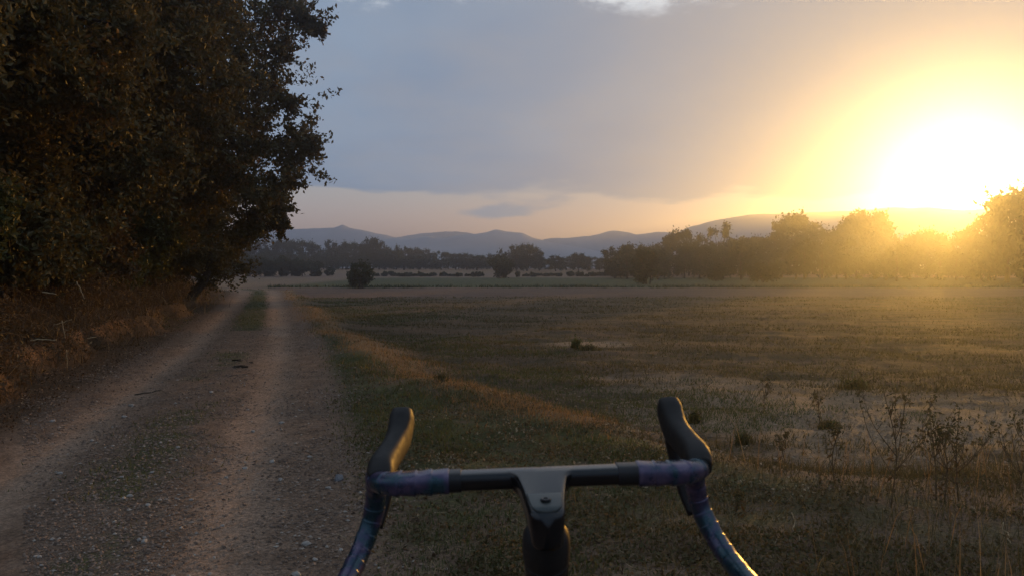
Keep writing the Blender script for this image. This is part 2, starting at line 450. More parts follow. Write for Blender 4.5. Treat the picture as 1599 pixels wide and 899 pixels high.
ridge('mountains', [(-400, 380), (0, 372), (250, 366), (380, 362), (430, 358), (470, 357), (500, 356), (522, 355), (536, 351), (545, 356), (562, 361), (590, 366), (620, 371), (680, 376), (760, 384), (800, 400), (830, 414)], 375, 60, 3)
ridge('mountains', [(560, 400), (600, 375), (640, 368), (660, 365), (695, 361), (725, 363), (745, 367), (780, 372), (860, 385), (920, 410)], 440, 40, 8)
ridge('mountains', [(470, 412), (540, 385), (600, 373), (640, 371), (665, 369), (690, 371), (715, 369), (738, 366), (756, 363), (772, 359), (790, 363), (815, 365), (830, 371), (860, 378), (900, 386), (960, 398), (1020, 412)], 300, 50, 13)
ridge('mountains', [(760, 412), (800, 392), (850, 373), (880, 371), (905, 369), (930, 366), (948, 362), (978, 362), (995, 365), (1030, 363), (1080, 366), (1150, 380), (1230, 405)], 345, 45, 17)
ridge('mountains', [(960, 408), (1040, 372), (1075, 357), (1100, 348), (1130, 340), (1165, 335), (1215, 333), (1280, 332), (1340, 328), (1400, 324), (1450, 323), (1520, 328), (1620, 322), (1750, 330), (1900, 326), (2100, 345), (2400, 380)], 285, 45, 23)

# ------------------------------------------------------------------ foliage
def leaves(rng, P, size, aspect=.52, up=.35, out=None):
    """one folded leaf face at each place; returns V, quads, rnd"""
    n_ = len(P); L = size * rng.uniform(.7, 1.3, n_)
    a = rng.normal(size=(n_, 3)); a /= np.linalg.norm(a, axis=1)[:, None]
    nv = rng.normal(size=(n_, 3)); nv[:, 2] += up
    if out is not None: nv += out * .8
    b = np.cross(nv, a); b /= np.linalg.norm(b, axis=1)[:, None] + 1e-9
    nn = np.cross(a, b)
    W = L * aspect
    V = np.empty((n_, 4, 3))
    V[:, 0] = P - a * L[:, None] * .5
    V[:, 1] = P + b * W[:, None] * .5 + nn * L[:, None] * .10
    V[:, 2] = P + a * L[:, None] * .5
    V[:, 3] = P - b * W[:, None] * .5 + nn * L[:, None] * .10
    return V.reshape(-1, 3), np.arange(n_ * 4).reshape(-1, 4)
def clump_points(rng, C, Rr, nper):
    """leaf places along many short twigs that leave each clump in all directions: ragged, with gaps"""
    n_ = len(C); tw = 26; k = max(nper // tw, 1)
    d = rng.normal(size=(n_ * tw, 3)); d[:, 2] = d[:, 2] * .8 + .1; d /= np.linalg.norm(d, axis=1)[:, None]
    ln = np.repeat(Rr, tw) * rng.uniform(.6, 1.28, n_ * tw)
    f = rng.uniform(.05, 1, (n_ * tw, k)) ** .7
    bend = rng.normal(size=(n_ * tw, 1, 3)) * .22 * (f ** 2)[..., None] * ln[:, None, None]
    P = np.repeat(C, tw, 0)[:, None] + d[:, None] * (f * ln[:, None])[..., None] + bend
    P = P + rng.normal(size=P.shape) * (.085 * np.repeat(Rr, tw))[:, None, None]
    return P.reshape(-1, 3), np.repeat(d, k, 0)
def limbs(mb, rng, base, top, targets, r0, lean=0):
    """tapered trunk and limbs reaching into the crown"""
    base = np.array(base, float); top = np.array(top, float)
    k = 7; t = np.linspace(0, 1, k)[:, None]
    P = base + (top - base) * t + rng.normal(size=(k, 3)) * np.array((1, 1, 0)) * .25 * r0 * np.sin(t * math.pi) * 2
    mb.tube(P, r0 * (1.0 - .62 * t[:, 0]) * (1 + .35 * np.exp(-t[:, 0] * 9)), 9)
    for q in targets:
        f = rng.uniform(.35, .98); st = base + (top - base) * f; r1 = r0 * (1 - .62 * f) * rng.uniform(.35, .6)
        mid_ = (st + q) / 2 + rng.normal(size=3) * .08 * np.linalg.norm(q - st) + np.array((0, 0, .06 * np.linalg.norm(q - st)))
        L = catmull(np.array((st, mid_, q)), 4)
        mb.tube(L, np.linspace(r1, r1 * .22, len(L)), 6)

def big_tree(nm, X, Y, Rw, H, z0, nclump, nper, leaf, label, group, mat='oak_leaf', extra=None, dry=.2, seed=1, trunk=.22, lean=(0, 0), parts=True):
    rng = np.random.default_rng(seed)
    zb = float(height([X], [Y])[0])
    root = empty(nm, (X, Y, zb - .02), label, 'tree', group)
    cz, hz = (z0 + H) / 2, (H - z0) / 2
    d = rng.normal(size=(nclump, 3)); d /= np.linalg.norm(d, axis=1)[:, None]
    C = d * (rng.uniform(.25, 1, nclump) ** .45)[:, None] * np.array((Rw * .86, Rw * .86, hz * .88)) + np.array((lean[0], lean[1], cz))
    Rr = rng.uniform(.15, .27, nclump) * Rw
    if extra is not None:
        E = np.array([e[:3] for e in extra], float) - np.array((X, Y, zb)); C = np.vstack((C, E)); Rr = np.concatenate((Rr, [e[3] * 1.05 for e in extra]))
    P, o_ = clump_points(rng, C, Rr, nper)
    P = P[P[:, 2] > .25]; o_ = o_[:len(P)]
    Vv, Fq = leaves(rng, P, leaf)
    rnd = np.clip(rng.uniform(0, 1, len(P)) * (1 - dry) + dry * 1.2 * fbm(P[:, 0] * .8 + P[:, 1] * .5, P[:, 2] * .8, seed), 0, 1)
    mb = MB(); k = min(len(C), 16)
    limbs(mb, rng, (0, 0, -.1), (lean[0] * .8, lean[1] * .8, H * .62), C[rng.choice(len(C), k, False)], trunk)
    obj('trunk', mb.mesh('trunk', M['bark']), root)
    obj('crown', mesh_np('crown', Vv, Fq, M[mat], False, {'rnd': ('FACE', rnd)}), root)
    return root
ORD = 'first second third fourth fifth sixth seventh eighth ninth tenth eleventh twelfth thirteenth fourteenth fifteenth sixteenth'.split()
HG = 'trees of the hedge along the left of the track'
def ex(Y, *pp): return [(*at(px - 10, py, Y + dy), r_) for px, py, dy, r_ in pp]
big_tree('broadleaf_tree', -8.2, 8.3, 3.7, 9.0, .4, 80, 1000, .10, 'nearest broadleaf tree on the left bank, brownish leaves running out of the frame', HG, dry=.75, seed=11)
big_tree('broadleaf_tree', -9.4, 13.2, 4.2, 11.0, .4, 95, 900, .12, 'second dark broadleaf tree from the left picture edge, rust-tinged leaves', HG, dry=.55, seed=12)
big_tree('broadleaf_tree', -10.6, 18.2, 4.7, 12.0, .5, 100, 850, .14, 'tall dark broadleaf tree standing behind the one that overhangs the track', HG, dry=.3, seed=13)
big_tree('broadleaf_tree', -11.6, 23.5, 5.1, 12.0, .7, 140, 1200, .14, 'large dark broadleaf tree whose crown reaches out over the track against the sky', HG, dry=.2, seed=14, trunk=.3,
         extra=ex(23.5, (480, 30, 0, .75), (500, 42, 0, .30), (450, 85, 0, .8), (455, 160, 0, .8), (478, 215, .3, .75), (470, 245, -.4, .8), (488, 232, -.5, .45), (452, 290, 0, .65), (440, 330, 0, .5), (450, 350, 0, .3), (425, 330, .5, .8), (400, 360, 0, .8), (440, 15, .5, .9), (430, 130, .5, .9), (420, 230, 0, 1.0), (415, 300, -1, .9)))
big_tree('broadleaf_tree', -13.9, 29.5, 4.2, 8.2, .4, 70, 1000, .14, 'lower broadleaf tree past the overhanging one, branches near the ground', HG, seed=15, dry=.15, extra=ex(30, (395, 360, 0, .7), (415, 345, 0, .6), (375, 375, 0, .7), (350, 390, 0, .7), (330, 400, 0, .7), (310, 385, 0, .8), (300, 360, 0, .9), (340, 360, 0, .9)))
big_tree('broadleaf_tree', -15.9, 35.5, 4.2, 7.2, .2, 60, 900, .15, 'small broadleaf tree near the end of the left hedge', HG, seed=16, dry=.15, extra=ex(35, (362, 395, 0, .6), (345, 412, 0, .6), (330, 422, 0, .6), (318, 410, 0, .8), (385, 380, 0, .5), (300, 415, 0, .8)))
big_tree('broadleaf_tree', -19.6, 42.0, 4.2, 6.6, .2, 60, 900, .15, 'last broadleaf tree of the left hedge where the track bends away', HG, seed=17, dry=.1)
for k, (X, Y, Rw, H) in enumerate([(-12.6, 7, 4.2, 12), (-13.8, 12, 4.5, 13), (-15.5, 18, 4.8, 13.5), (-17.5, 25, 5, 13), (-20.5, 33, 4.8, 10.5), (-24.5, 40, 4.6, 9)]):
    big_tree('broadleaf_tree', X, Y, Rw, H, 1.0, 50, 440, .22, 'dark broadleaf tree in the second row, filling the gaps behind the left hedge trees', 'second row of trees behind the left hedge', seed=30 + k, dry=.2)
# leaning bare trunk seen under the crowns
P0 = at(292, 440, 27.5); P0[2] = float(height([P0[0]], [P0[1]])[0]) - .1
t = empty('leaning_tree', tuple(P0), 'dark leaning trunk under the trees where the hedge thins out', 'tree')
mb = MB(); mb.tube(catmull(np.array([(0, 0, 0), (.2, 0, .35), (.5, .1, .75), (.7, .1, 1.2), (.75, .3, 1.9)]), 5), np.linspace(.2, .09, 21), 9)
mb.tube(catmull(np.array([(.5, .1, .75), (.2, .3, 1.2), (.15, .3, 1.8)]), 4), np.linspace(.09, .04, 9), 7)
obj('trunk', mb.mesh('trunk', M['bark']), t)
rng = np.random.default_rng(5)
C = np.array((.6, .2, 1.9)) + rng.normal(size=(16, 3)) * np.array((.8, .6, .5))
P, _ = clump_points(rng, C, np.full(16, .6), 500); Vv, Fq = leaves(rng, P, .13)
obj('crown', mesh_np('crown', Vv, Fq, M['oak_leaf'], False, {'rnd': ('FACE', rng.uniform(0, 1, len(P)) * .8)}), t)

def shrub(nm, X, Y, Rw, H, nclump, nper, leaf, label, cat, group=None, mat='wood_leaf', seed=1, zb=None, dry=.2, low=.06):
    rng = np.random.default_rng(seed); zb = float(height([X], [Y])[0]) if zb is None else zb
    root = empty(nm, (X, Y, zb - .02), label, cat, group)
    d = rng.normal(size=(nclump, 3)); d /= np.linalg.norm(d, axis=1)[:, None]
    C = d * (rng.uniform(.2, 1, nclump) ** .45)[:, None] * np.array((Rw * .78, Rw * .78, H * .42)) + np.array((0, 0, H * .48))
    P, o_ = clump_points(rng, C, rng.uniform(.2, .32, nclump) * min(Rw, H * .8), nper)
    P = P[P[:, 2] > low]
    Vv, Fq = leaves(rng, P, leaf)
    rnd = np.clip(rng.uniform(0, 1, len(P)) * (1 - dry) + dry * 1.2 * fbm(P[:, 0] * 1.3, P[:, 2] * 1.3, seed), 0, 1)
    mb = MB()
    for k in range(7):
        q = C[rng.integers(len(C))]; a = np.array((rng.normal() * .12 * Rw, rng.normal() * .12 * Rw, -.05))
        L = catmull(np.array((a, (a + q) / 2 + np.array((0, 0, .1 * H)), q)), 4); r0 = .022 * H
        mb.tube(L, np.linspace(r0, r0 * .3, len(L)), 5)
    obj('stem', mb.mesh('stem', M['bark']), root)
    obj('foliage', mesh_np('foliage', Vv, Fq, M[mat], False, {'rnd': ('FACE', rnd)}), root)
    return root
rng0 = np.random.default_rng(3)
for k, t_ in enumerate([6.2, 8.2, 10.2, 12.4, 14.8, 17.2, 20, 23, 26, 29.5, 33, 36.5, 40]):
    X, Y = at_road(np.array(t_), -(4.7 + .5 * rng0.uniform(-1, 1)))
    if k in (0, 1): lab, mt = ('ivy-covered shrub with small pale leaves at the left picture edge' if k == 0 else 'leafy bramble shrub above the brown bank, second from the left edge'), 'ivy_leaf'
    elif k == 12: lab, mt = 'last shrub of the left hedge, at the bend of the track', 'oak_leaf'
    else: lab, mt = '%s dark shrub along the bank under the left trees, counted from the nearest' % ORD[k], ('ivy_leaf' if k % 3 == 0 else 'oak_leaf')
    shrub('hedge_shrub', float(X), float(Y), rng0.uniform(1.35, 1.8), rng0.uniform(2.2, 3.4), 50, 230, .10 + .0024 * t_, lab, 'shrub', 'shrubs under the left hedge trees', mt, 50 + k, dry=.6 if k < 3 else .3)

for k, (t_, off, H_) in enumerate([(9.3, 3.7, 1.9), (11.5, 3.8, 2.2), (13.6, 3.7, 2.0), (16, 3.6, 2.3), (18.6, 3.6, 2.5), (21.5, 3.5, 2.4), (24.4, 3.4, 2.7), (27.6, 3.5, 2.6), (31, 3.4, 2.9), (34.8, 3.6, 3.0), (38.4, 3.7, 2.8), (42, 4.6, 3.2)]):
    X, Y = at_road(np.array(t_), -off)
    shrub('bramble_shrub', float(X), float(Y), 1.25 + .02 * t_, H_, 44, 230, .085 + .0026 * t_, '%s brownish shrub of the front row on the left bank, counted from the nearest' % ORD[k], 'shrub', 'front row of shrubs on the left bank', ('dry_leaf', 'oak_leaf', 'ivy_leaf')[(k * 2 + k // 3) % 3], 150 + k, dry=.5)
# far trees: a few kinds, copied with shared mesh data
def kind_tree(seed, shape):
    rng = np.random.default_rng(seed)
    nc = {'round': 26, 'broad': 34, 'tall': 26, 'open': 20, 'bushy': 24}[shape]
    d = rng.normal(size=(nc, 3)); d /= np.linalg.norm(d, axis=1)[:, None]; rr = rng.uniform(.2, 1, nc) ** .45
    ax, cz = {'round': ((.40, .40, .33), .60), 'broad': ((.42, .42, .27), .62), 'tall': ((.30, .30, .40), .56), 'open': ((.38, .38, .34), .62), 'bushy': ((.42, .42, .42), .46)}[shape]
    C = d * rr[:, None] * np.array(ax) + np.array((0, 0, cz))
    if shape in ('round', 'broad', 'tall'):            # skirts of lower foliage
        ks = 9; an = rng.uniform(0, 6.28, ks); C = np.vstack((C, np.stack((np.cos(an) * .26, np.sin(an) * .26, rng.uniform(.12, .34, ks)), 1)))
    Rr = rng.uniform(.09, .17, len(C)) * (.8 if shape == 'open' else 1)
    P, _ = clump_points(rng, C, Rr, 85 if shape == 'open' else 150); P = P[P[:, 2] > .01]
    Vv, Fq = leaves(rng, P, .058)
    rnd = rng.uniform(0, 1, len(P)) * .7 + .3 * fbm(P[:, 0] * 6, P[:, 2] * 6, seed)
    mb = MB(); limbs(mb, rng, (0, 0, -.03), (0, 0, .62), C[:12], .026)
    return mb.mesh('trunk', M['bark']), mesh_np('crown', Vv, Fq, M['wood_leaf'], False, {'rnd': ('FACE', rnd)})
KINDS = {s_: [kind_tree(100 + 7 * i + j, s_) for j in range(3)] for i, s_ in enumerate(('round', 'broad', 'tall', 'open', 'bushy'))}
rngt = np.random.default_rng(77)
def far_tree(px, top, wpx, Y, shape, label, group, nm='woodland_tree'):
    p_ = at(px, top, Y); zb = float(height([p_[0]], [Y])[0]); H = max(p_[2] - zb, .6) * .96; W = wpx / F * Y
    if group: W = max(W * 1.25, .72 * H)
    tm, cm = KINDS[shape][rngt.integers(3)]
    root = empty(nm, (p_[0], Y, zb), label, 'tree', group, rngt.uniform(0, 6.28))
    a = obj('trunk', tm, root); b = obj('crown', cm, root)
    for o_ in (a, b): o_.scale = (W * 1.1, W * 1.1, H)
    return root
WL, WR = 'trees of the far wood beyond the stubble', 'trees of the wood along the right side of the field'
PXL = [442, 462, 482, 505, 518, 535, 547, 562]; PXR = [603, 615, 630, 646, 664, 682, 700, 716, 730, 745, 760]
def far_label(px):
    if px in PXL: return 'far wood skyline tree, %s to the left of its highest tree' % ORD[len(PXL) - 1 - PXL.index(px)]
    if px in PXR: return 'far wood skyline tree, %s to the right of its highest tree' % ORD[PXR.index(px)]
    return {310: 'far wood tree seen farthest left through the hedge', 336: 'far wood tree seen through the gap under the trees', 358: 'far wood tree over the bend of the track', 380: 'far wood tree right over the end of the track', 400: 'far wood tree half hidden behind the left hedge at the bend', 422: 'far wood tree just right of the left hedge end'}.get(px, LWL)
LWL = 'dark round-topped tree in the unbroken far wood beyond the stubble'


for px, top, wp, lab in [(442, 367, 30, None), (462, 370, 26, None), (482, 371, 30, None), (505, 374, 24, None), (518, 371, 28, None), (535, 375, 26, None), (547, 373, 26, None), (562, 376, 26, None),
        (582, 366, 30, 'tall tree standing highest in the left part of the far wood'), (603, 381, 24, None), (615, 381, 22, None), (630, 381, 20, None), (646, 382, 22, None), (664, 385, 24, None), (682, 390, 24, None),
        (700, 391, 22, None), (716, 392, 22, None), (730, 394, 22, None), (745, 396, 22, None), (760, 395, 24, None), (310, 366, 36, None), (336, 368, 36, None), (358, 372, 34, None), (380, 369, 34, None), (400, 370, 34, None), (422, 370, 30, None), (592, 384, 30, None), (575, 384, 30, None), (655, 392, 26, None), (672, 396, 26, None)]:
    far_tree(px, top, wp, 160 + rngt.uniform(-8, 8), ('round', 'broad', 'tall')[rngt.integers(3)], lab or far_label(px), WL)
for px in range(330, 960, 19):
    far_tree(px + rngt.uniform(-5, 5), (392 if px < 620 else 400) + rngt.uniform(-4, 3), 30, 147 + rngt.uniform(-5, 5), ('bushy', 'round')[rngt.integers(2)], 'low dark tree along the front edge of the far wood', 'low trees in front of the far wood')
for px, top, wp, Y, sh, lab in [
        (785, 386, 22, 128, 'tall', 'tree behind the dark bush in mid-field, left of the big round tree'), (806, 380, 32, 133, 'round', 'left half of the pair of big round trees behind mid-field'),
        (823, 377, 40, 131, 'broad', 'big round tree, highest at the middle of the far fields'), (842, 388, 26, 133, 'round', 'tree on the right shoulder of the big round mid-field tree'),
        (868, 397, 30, 130, 'round', 'small round tree just right of the big round mid-field tree'), (903, 391, 26, 130, 'broad', 'small spreading tree standing before the gap in the hills'),
        (917, 398, 18, 130, 'round', 'lower tree touching the right side of the small spreading tree'), (937, 401, 20, 130, 'round', 'smallest round tree, alone in the gap left of the right wood')]:
    far_tree(px, top, wp, Y, sh, lab, None, 'field_tree')
LWR = 'dark hazy tree in the wood along the right side of the field'
WRL = [
        (960, 394, 34, 92, 'bushy', 'leftmost low tree of the right wood'), (974, 383, 34, 100, 'round', None), (993, 379, 36, 104, 'broad', None), (1013, 372, 36, 104, 'round', None), (1033, 365, 36, 108, 'round', None),
        (1058, 354, 28, 112, 'round', 'round-topped tree first to stand above the right wood, from its left end'), (1076, 362, 30, 104, 'broad', None), (1089, 356, 30, 108, 'tall', None), (1108, 366, 34, 104, 'round', None),
        (1122, 346, 34, 114, 'open', 'open see-through tree against the pale hill in the right wood'), (1140, 366, 34, 104, 'broad', None), (1155, 361, 34, 104, 'round', None), (1170, 358, 36, 106, 'broad', None), (1190, 358, 34, 106, 'round', None),
        (1208, 350, 30, 110, 'round', None), (1222, 338, 34, 114, 'open', 'left part of the tall airy tree rising above the right wood'), (1242, 326, 52, 116, 'broad', 'tall airy tree with wide crown, rising against hill and sky'), (1262, 336, 34, 116, 'open', 'right flank of the tall airy tree in the right wood'),
        (1282, 345, 40, 112, 'round', None), (1312, 346, 44, 108, 'broad', None), (1338, 322, 34, 112, 'round', 'left half of the flat-topped tall tree nearest the sun glow'), (1356, 317, 46, 112, 'broad', 'flat-topped tall tree at the left rim of the sun glow'), (1368, 330, 30, 112, 'round', 'right shoulder of the flat-topped tall tree'),
        (1388, 357, 40, 104, 'round', None), (1408, 354, 38, 104, 'broad', None), (1436, 346, 42, 100, 'round', None), (1466, 352, 44, 96, 'broad', None), (1496, 352, 44, 94, 'round', None),
        (1518, 340, 46, 88, 'round', None), (1546, 322, 52, 80, 'round', None), (1576, 282, 56, 70, 'tall', 'tall tree beside the sun at the right picture edge'), (1604, 268, 74, 68, 'round', 'tallest tree, cut by the right picture edge'),
        (1650, 290, 84, 70, 'round', None), (1710, 310, 84, 78, 'broad', None), (1780, 300, 90, 80, 'round', None), (1850, 315, 90, 86, 'round', None), (1930, 310, 90, 90, 'broad', None)]
MARKS = [(960, 'leftmost low tree'), (1058, 'first round-topped tall tree'), (1122, 'see-through tree'), (1242, 'tall airy tree'), (1356, 'flat-topped tall tree'), (1576, 'tall tree beside the sun')]
def right_label(px):
    a = max((m_ for m_ in MARKS if m_[0] < px), key=lambda m_: m_[0]); n_ = sum(1 for q in WRL if a[0] < q[0] <= px and q[5] is None)
    if px > 1620: return 'tree of the right wood beyond the right picture edge'
    return 'right wood tree, %s plain one to the right of the %s' % (ORD[n_ - 1], a[1])
for px, top, wp, Y, sh, lab in WRL:
    far_tree(px, top + (5 if lab is None and px < 1560 else -3 if px < 1560 else 0), wp, Y, sh, lab or right_label(px), WR)
for px in range(965, 1800, 21):
    far_tree(px + rngt.uniform(-6, 6), 388 + rngt.uniform(-16, 6) - (px > 1150) * 8, 40, 90 + rngt.uniform(-6, 6) - (px > 1380) * 8, ('bushy', 'bushy', 'round')[rngt.integers(3)], 'low bushy tree at the foot of the right wood', 'low trees at the foot of the right wood')
# bushes standing in the fields
def bush_px(x0, x1, top, base, label, seed, group=None, leaf=None):
    X, Y = gp((x0 + x1) / 2, base); h_ = (base - top) / F * Y
    Y += (x1 - x0) / F * Y * .3
    return shrub('field_bush', X, Y, (x1 - x0) / F * Y * .54, h_, 34 if x1 - x0 > 30 else 14, 200 if x1 - x0 > 30 else 130, leaf or .0026 * Y, label, 'bush', group, 'wood_leaf', seed, low=.02)
bush_px(534, 582, 404, 447, 'round dark bush alone at the edge of the bare strip, left of centre', 201)
bush_px(759, 806, 394, 433, 'dark round bush in mid-field in front of the big round tree', 202)
bush_px(984, 1034, 382, 441, 'tall dark bush before the left end of the right wood', 203)
bush_px(950, 982, 396, 431, 'bush left of the tall dark one before the right wood', 204)
bush_px(1105, 1140, 408, 437, 'low bush in the meadow in front of the right wood', 205)
bush_px(1170, 1225, 404, 439, 'wide bush before the right wood, farthest right of the meadow bushes', 208)
bush_px(505, 522, 417, 431, 'small bush between the dark hedge and the round bush', 206)
bush_px(805, 812, 422, 432, 'tiny bush touching the dark mid-field bush', 207)
for k, (x0, x1, top) in enumerate([(318, 352, 397), (344, 376, 402), (368, 402, 398), (394, 430, 400), (420, 455, 398), (446, 480, 399), (472, 506, 404)]):
    bush_px(x0, x1, top, 431.5, ORD[k] + ' dark bush, counted from the left, in the low hedge beyond the track bend', 210 + k, 'bushes of the low hedge beyond the bend')
for k in range(40):
    px = 588 + k * 10.2 + rngt.uniform(-3, 3)
    if 752 < px < 812 or px > 985: continue
    bush_px(px - rngt.uniform(4, 10), px + rngt.uniform(4, 10), 425.5 + rngt.uniform(-2.5, 2.5), 431.5 + rngt.uniform(-.4, .4), 'low hedge bush in the row between meadow and stubble', 230 + k, 'low bushes between meadow and stubble')

# ------------------------------------------------------------------ ground cover
def blades(rng, X, Y, h, wd, lean=.5, seg=False, z=None):
    """thin tapering blades standing on the land; triangles"""
    n_ = len(X); Z = (height(X, Y) if z is None else z) - .004
    B = np.stack((X, Y, Z), 1); an = rng.uniform(0, 6.283, n_); ln = rng.uniform(0, 1, n_) ** .7 * lean * h; la = rng.uniform(0, 6.283, n_)
    wv = np.stack((np.cos(an), np.sin(an), np.zeros(n_)), 1) * (wd * .5)[:, None]
    off = np.stack((np.cos(la) * ln, np.sin(la) * ln, h), 1)
    if not seg:
        V = np.stack((B - wv, B + wv, B + off), 1)
        return V.reshape(-1, 3), np.arange(n_ * 3).reshape(-1, 3), 1
    midp = B + off * np.array((.38, .38, .62))
    V = np.stack((B - wv, B + wv, midp - wv * .7, midp + wv * .7, B + off), 1).reshape(-1, 3)
    o5 = np.arange(n_)[:, None] * 5
    T = np.concatenate((o5 + [0, 1, 3], o5 + [0, 3, 2], o5 + [2, 3, 4]), 1).reshape(-1, 3)
    return V, T, 3
def cover(nm, rng, X, Y, h, wd, mat, lean=.5, seg=False, rnd=None):
    V, T, k = blades(rng, X, Y, h, wd, lean, seg)
    r_ = rng.uniform(0, 1, len(X)) if rnd is None else rnd
    return tag(obj(nm, mesh_np(nm, V, T, M[mat], False, {'rnd': ('FACE', np.repeat(r_, k))})), kind='stuff')
rng = np.random.default_rng(42)
def pick(nn, x0, x1, y0, y1, dens):
    """places in a box, kept with probability dens(X, Y, land values); nearer ones are likelier"""
    u = rng.uniform(0, 1, nn); Y = y0 * (y1 / y0) ** u if y0 > 0 else rng.uniform(y0, y1, nn)
    X = rng.uniform(x0, x1, nn) * (Y / y1 if y0 > 0 else 1)
    L = land(X, Y); keep = rng.uniform(0, 1, nn) < dens(X, Y, L)
    return X[keep], Y[keep], L[1][keep], L[3][keep]
# verge grass (short, green, tufted)
def d_verge(X, Y, L):
    tuft = sstep(fbm(X * 1.3, Y * 1.3, 51), .44, .60); return sstep(L[1], 1.2, 1.75) * (1 - sstep(L[1], L[3] - .35, L[3] + .15)) * (.08 + .92 * tuft) * (.35 + .65 * sstep(Y, 4.2, 6.5))
X, Y, s_, v_ = pick(260000, -36, 10, 2.4, 44, d_verge)
hh = rng.uniform(.015, .062, len(X)) * (1 + 1.2 * (fbm(X * .9, Y * .9, 52) - .5)) * np.interp(Y, [3, 8, 40], [.8, 1, 1.5])
cover('grass', rng, X, Y, hh, rng.uniform(.004, .009, len(X)) * np.interp(Y, [3, 10, 40], [.8, 1.2, 4]), 'grass', .8, True,
      np.clip(rng.uniform(0, 1, len(X)) * .5 + 1.3 * fbm(X * .8, Y * .8, 53) - .42, 0, 1))
# grass on the middle of the track and along its left foot
def d_mid(X, Y, L):
    s1 = L[1]; a = np.exp(-(s1 / .33) ** 2) * (sstep(L[2], 15, 19) + .5 * sstep(fbm(X * .6, Y * .6, 21), .5, .6)); b = np.exp(-((s1 + 1.75) / .35) ** 2) * sstep(L[2], 13, 20) * .6
    return np.clip(a + b, 0, 1) * sstep(fbm(X * 2, Y * 2, 54), .35, .6)
X, Y, s_, v_ = pick(90000, -36, 0, 4, 46, d_mid)
cover('grass', rng, X, Y, rng.uniform(.02, .07, len(X)) * np.interp(Y, [5, 20, 45], [.6, 1, 1.6]), rng.uniform(.005, .010, len(X)) * np.interp(Y, [3, 10, 40], [1, 1.5, 4]), 'grass', .8, False, rng.uniform(0, .85, len(X)))
# dry crest along the field edge
def d_crest(X, Y, L): return np.exp(-((L[1] - L[3] - .1) / np.interp(L[2], [6, 12, 40], [.5, .36, .22])) ** 2) * sstep(L[2], 4.5, 7)
X, Y, s_, v_ = pick(130000, -34, 6, 3.5, 44, d_crest)
cover('dry_grass', rng, X, Y, rng.uniform(.02, .085, len(X)), rng.uniform(.003, .006, len(X)) * np.interp(Y, [3, 10, 40], [.9, 1.4, 4.5]), 'dry_grass', .8, True, rng.uniform(0, .9, len(X)))
# field weeds: low, thin, thicker in rows of old planting
def d_field(X, Y, L):
    f_ = L[5]; p_ = np.exp(-(((X - 2.6) / 1.6) ** 2 + ((Y - 8.6) / 1.9) ** 2)) + np.exp(-(((X - 4.6) / 2.6) ** 2 + ((Y - 6.9) / 1.3) ** 2)) + np.exp(-(((X - 1.55) / 1.1) ** 2 + ((Y - 14.6) / 1.1) ** 2))
    return f_ * (.12 + .88 * sstep(fbm(X * .5, Y * 1.4, 61), .42, .62)) * (1 - .72 * np.clip(p_, 0, 1)) * (Y < STRIP0)
X, Y, s_, v_ = pick(170000, -14, 30, 5, 38, d_field)
cover('field_weeds', rng, X, Y, rng.uniform(.02, .075, len(X)) * np.interp(Y, [5, 38], [.9, 1.3]), rng.uniform(.006, .014, len(X)) * np.interp(Y, [5, 12, 38], [.8, 1.3, 3.5]), 'weed', .9, False,
      np.clip(rng.uniform(0, 1, len(X)) * .7 + .5 * fbm(X * .3, Y * .8, 62) - .1, 0, 1))
# weedy strip along the near edge of the meadow
X, Y, s_, v_ = pick(30000, -18, 90, 53, 58, lambda X, Y, L: np.exp(-((Y - 54.3 - 1.2 * (fbm(X * .2, X * 0, 64) - .5)) / .9) ** 2) * (.25 + .75 * sstep(fbm(X * .22, X * 0, 63), .35, .55)))
cover('field_weeds', rng, X, Y, rng.uniform(.06, .26, len(X)), rng.uniform(.05, .12, len(X)), 'wood_leaf', 1.2, False, rng.uniform(0, 1, len(X)))
X, Y, s_, v_ = pick(200000, -16, 20, 7, 37, lambda X, Y, L: L[5] * np.exp(-((L[1] - L[3] - 2.2) / 2.0) ** 2) * sstep(fbm(X * .6, Y * .9, 66), .38, .6))
cover('field_weeds', rng, X, Y, rng.uniform(.015, .06, len(X)) * np.interp(Y, [5, 38], [.9, 1.4]), rng.uniform(.006, .012, len(X)) * np.interp(Y, [5, 12, 38], [.8, 1.3, 3.5]), 'grass', .9, False, rng.uniform(0, .7, len(X)))
# rough dry margin right in front and to the right
def d_marg(X, Y, L): return sstep(L[1], 2.2, 3.4) * (1 - sstep(Y, margin_y(X) - .1, margin_y(X) + .5)) * (.25 + .75 * sstep(fbm(X * 1.3, Y * 1.3, 71), .35, .6))
X, Y, s_, v_ = pick(70000, -4, 7.5, 2.3, 6.2, d_marg)
cover('dry_grass', rng, X, Y, rng.uniform(.02, .10, len(X)) * (1 + .9 * sstep(X, 1.2, 3)), rng.uniform(.0025, .005, len(X)), 'weed', 1.0, True, np.clip(rng.uniform(0, 1.0, len(X)), 0, 1))
X, Y, s_, v_ = pick(2000, -3, 7.5, 2.6, 6.2, lambda X, Y, L: d_marg(X, Y, L) * sstep(X, .8, 2.4))
cover('dry_grass', rng, X, Y, rng.uniform(.15, .42, len(X)), rng.uniform(.0025, .0045, len(X)), 'dry_grass', .45, True)
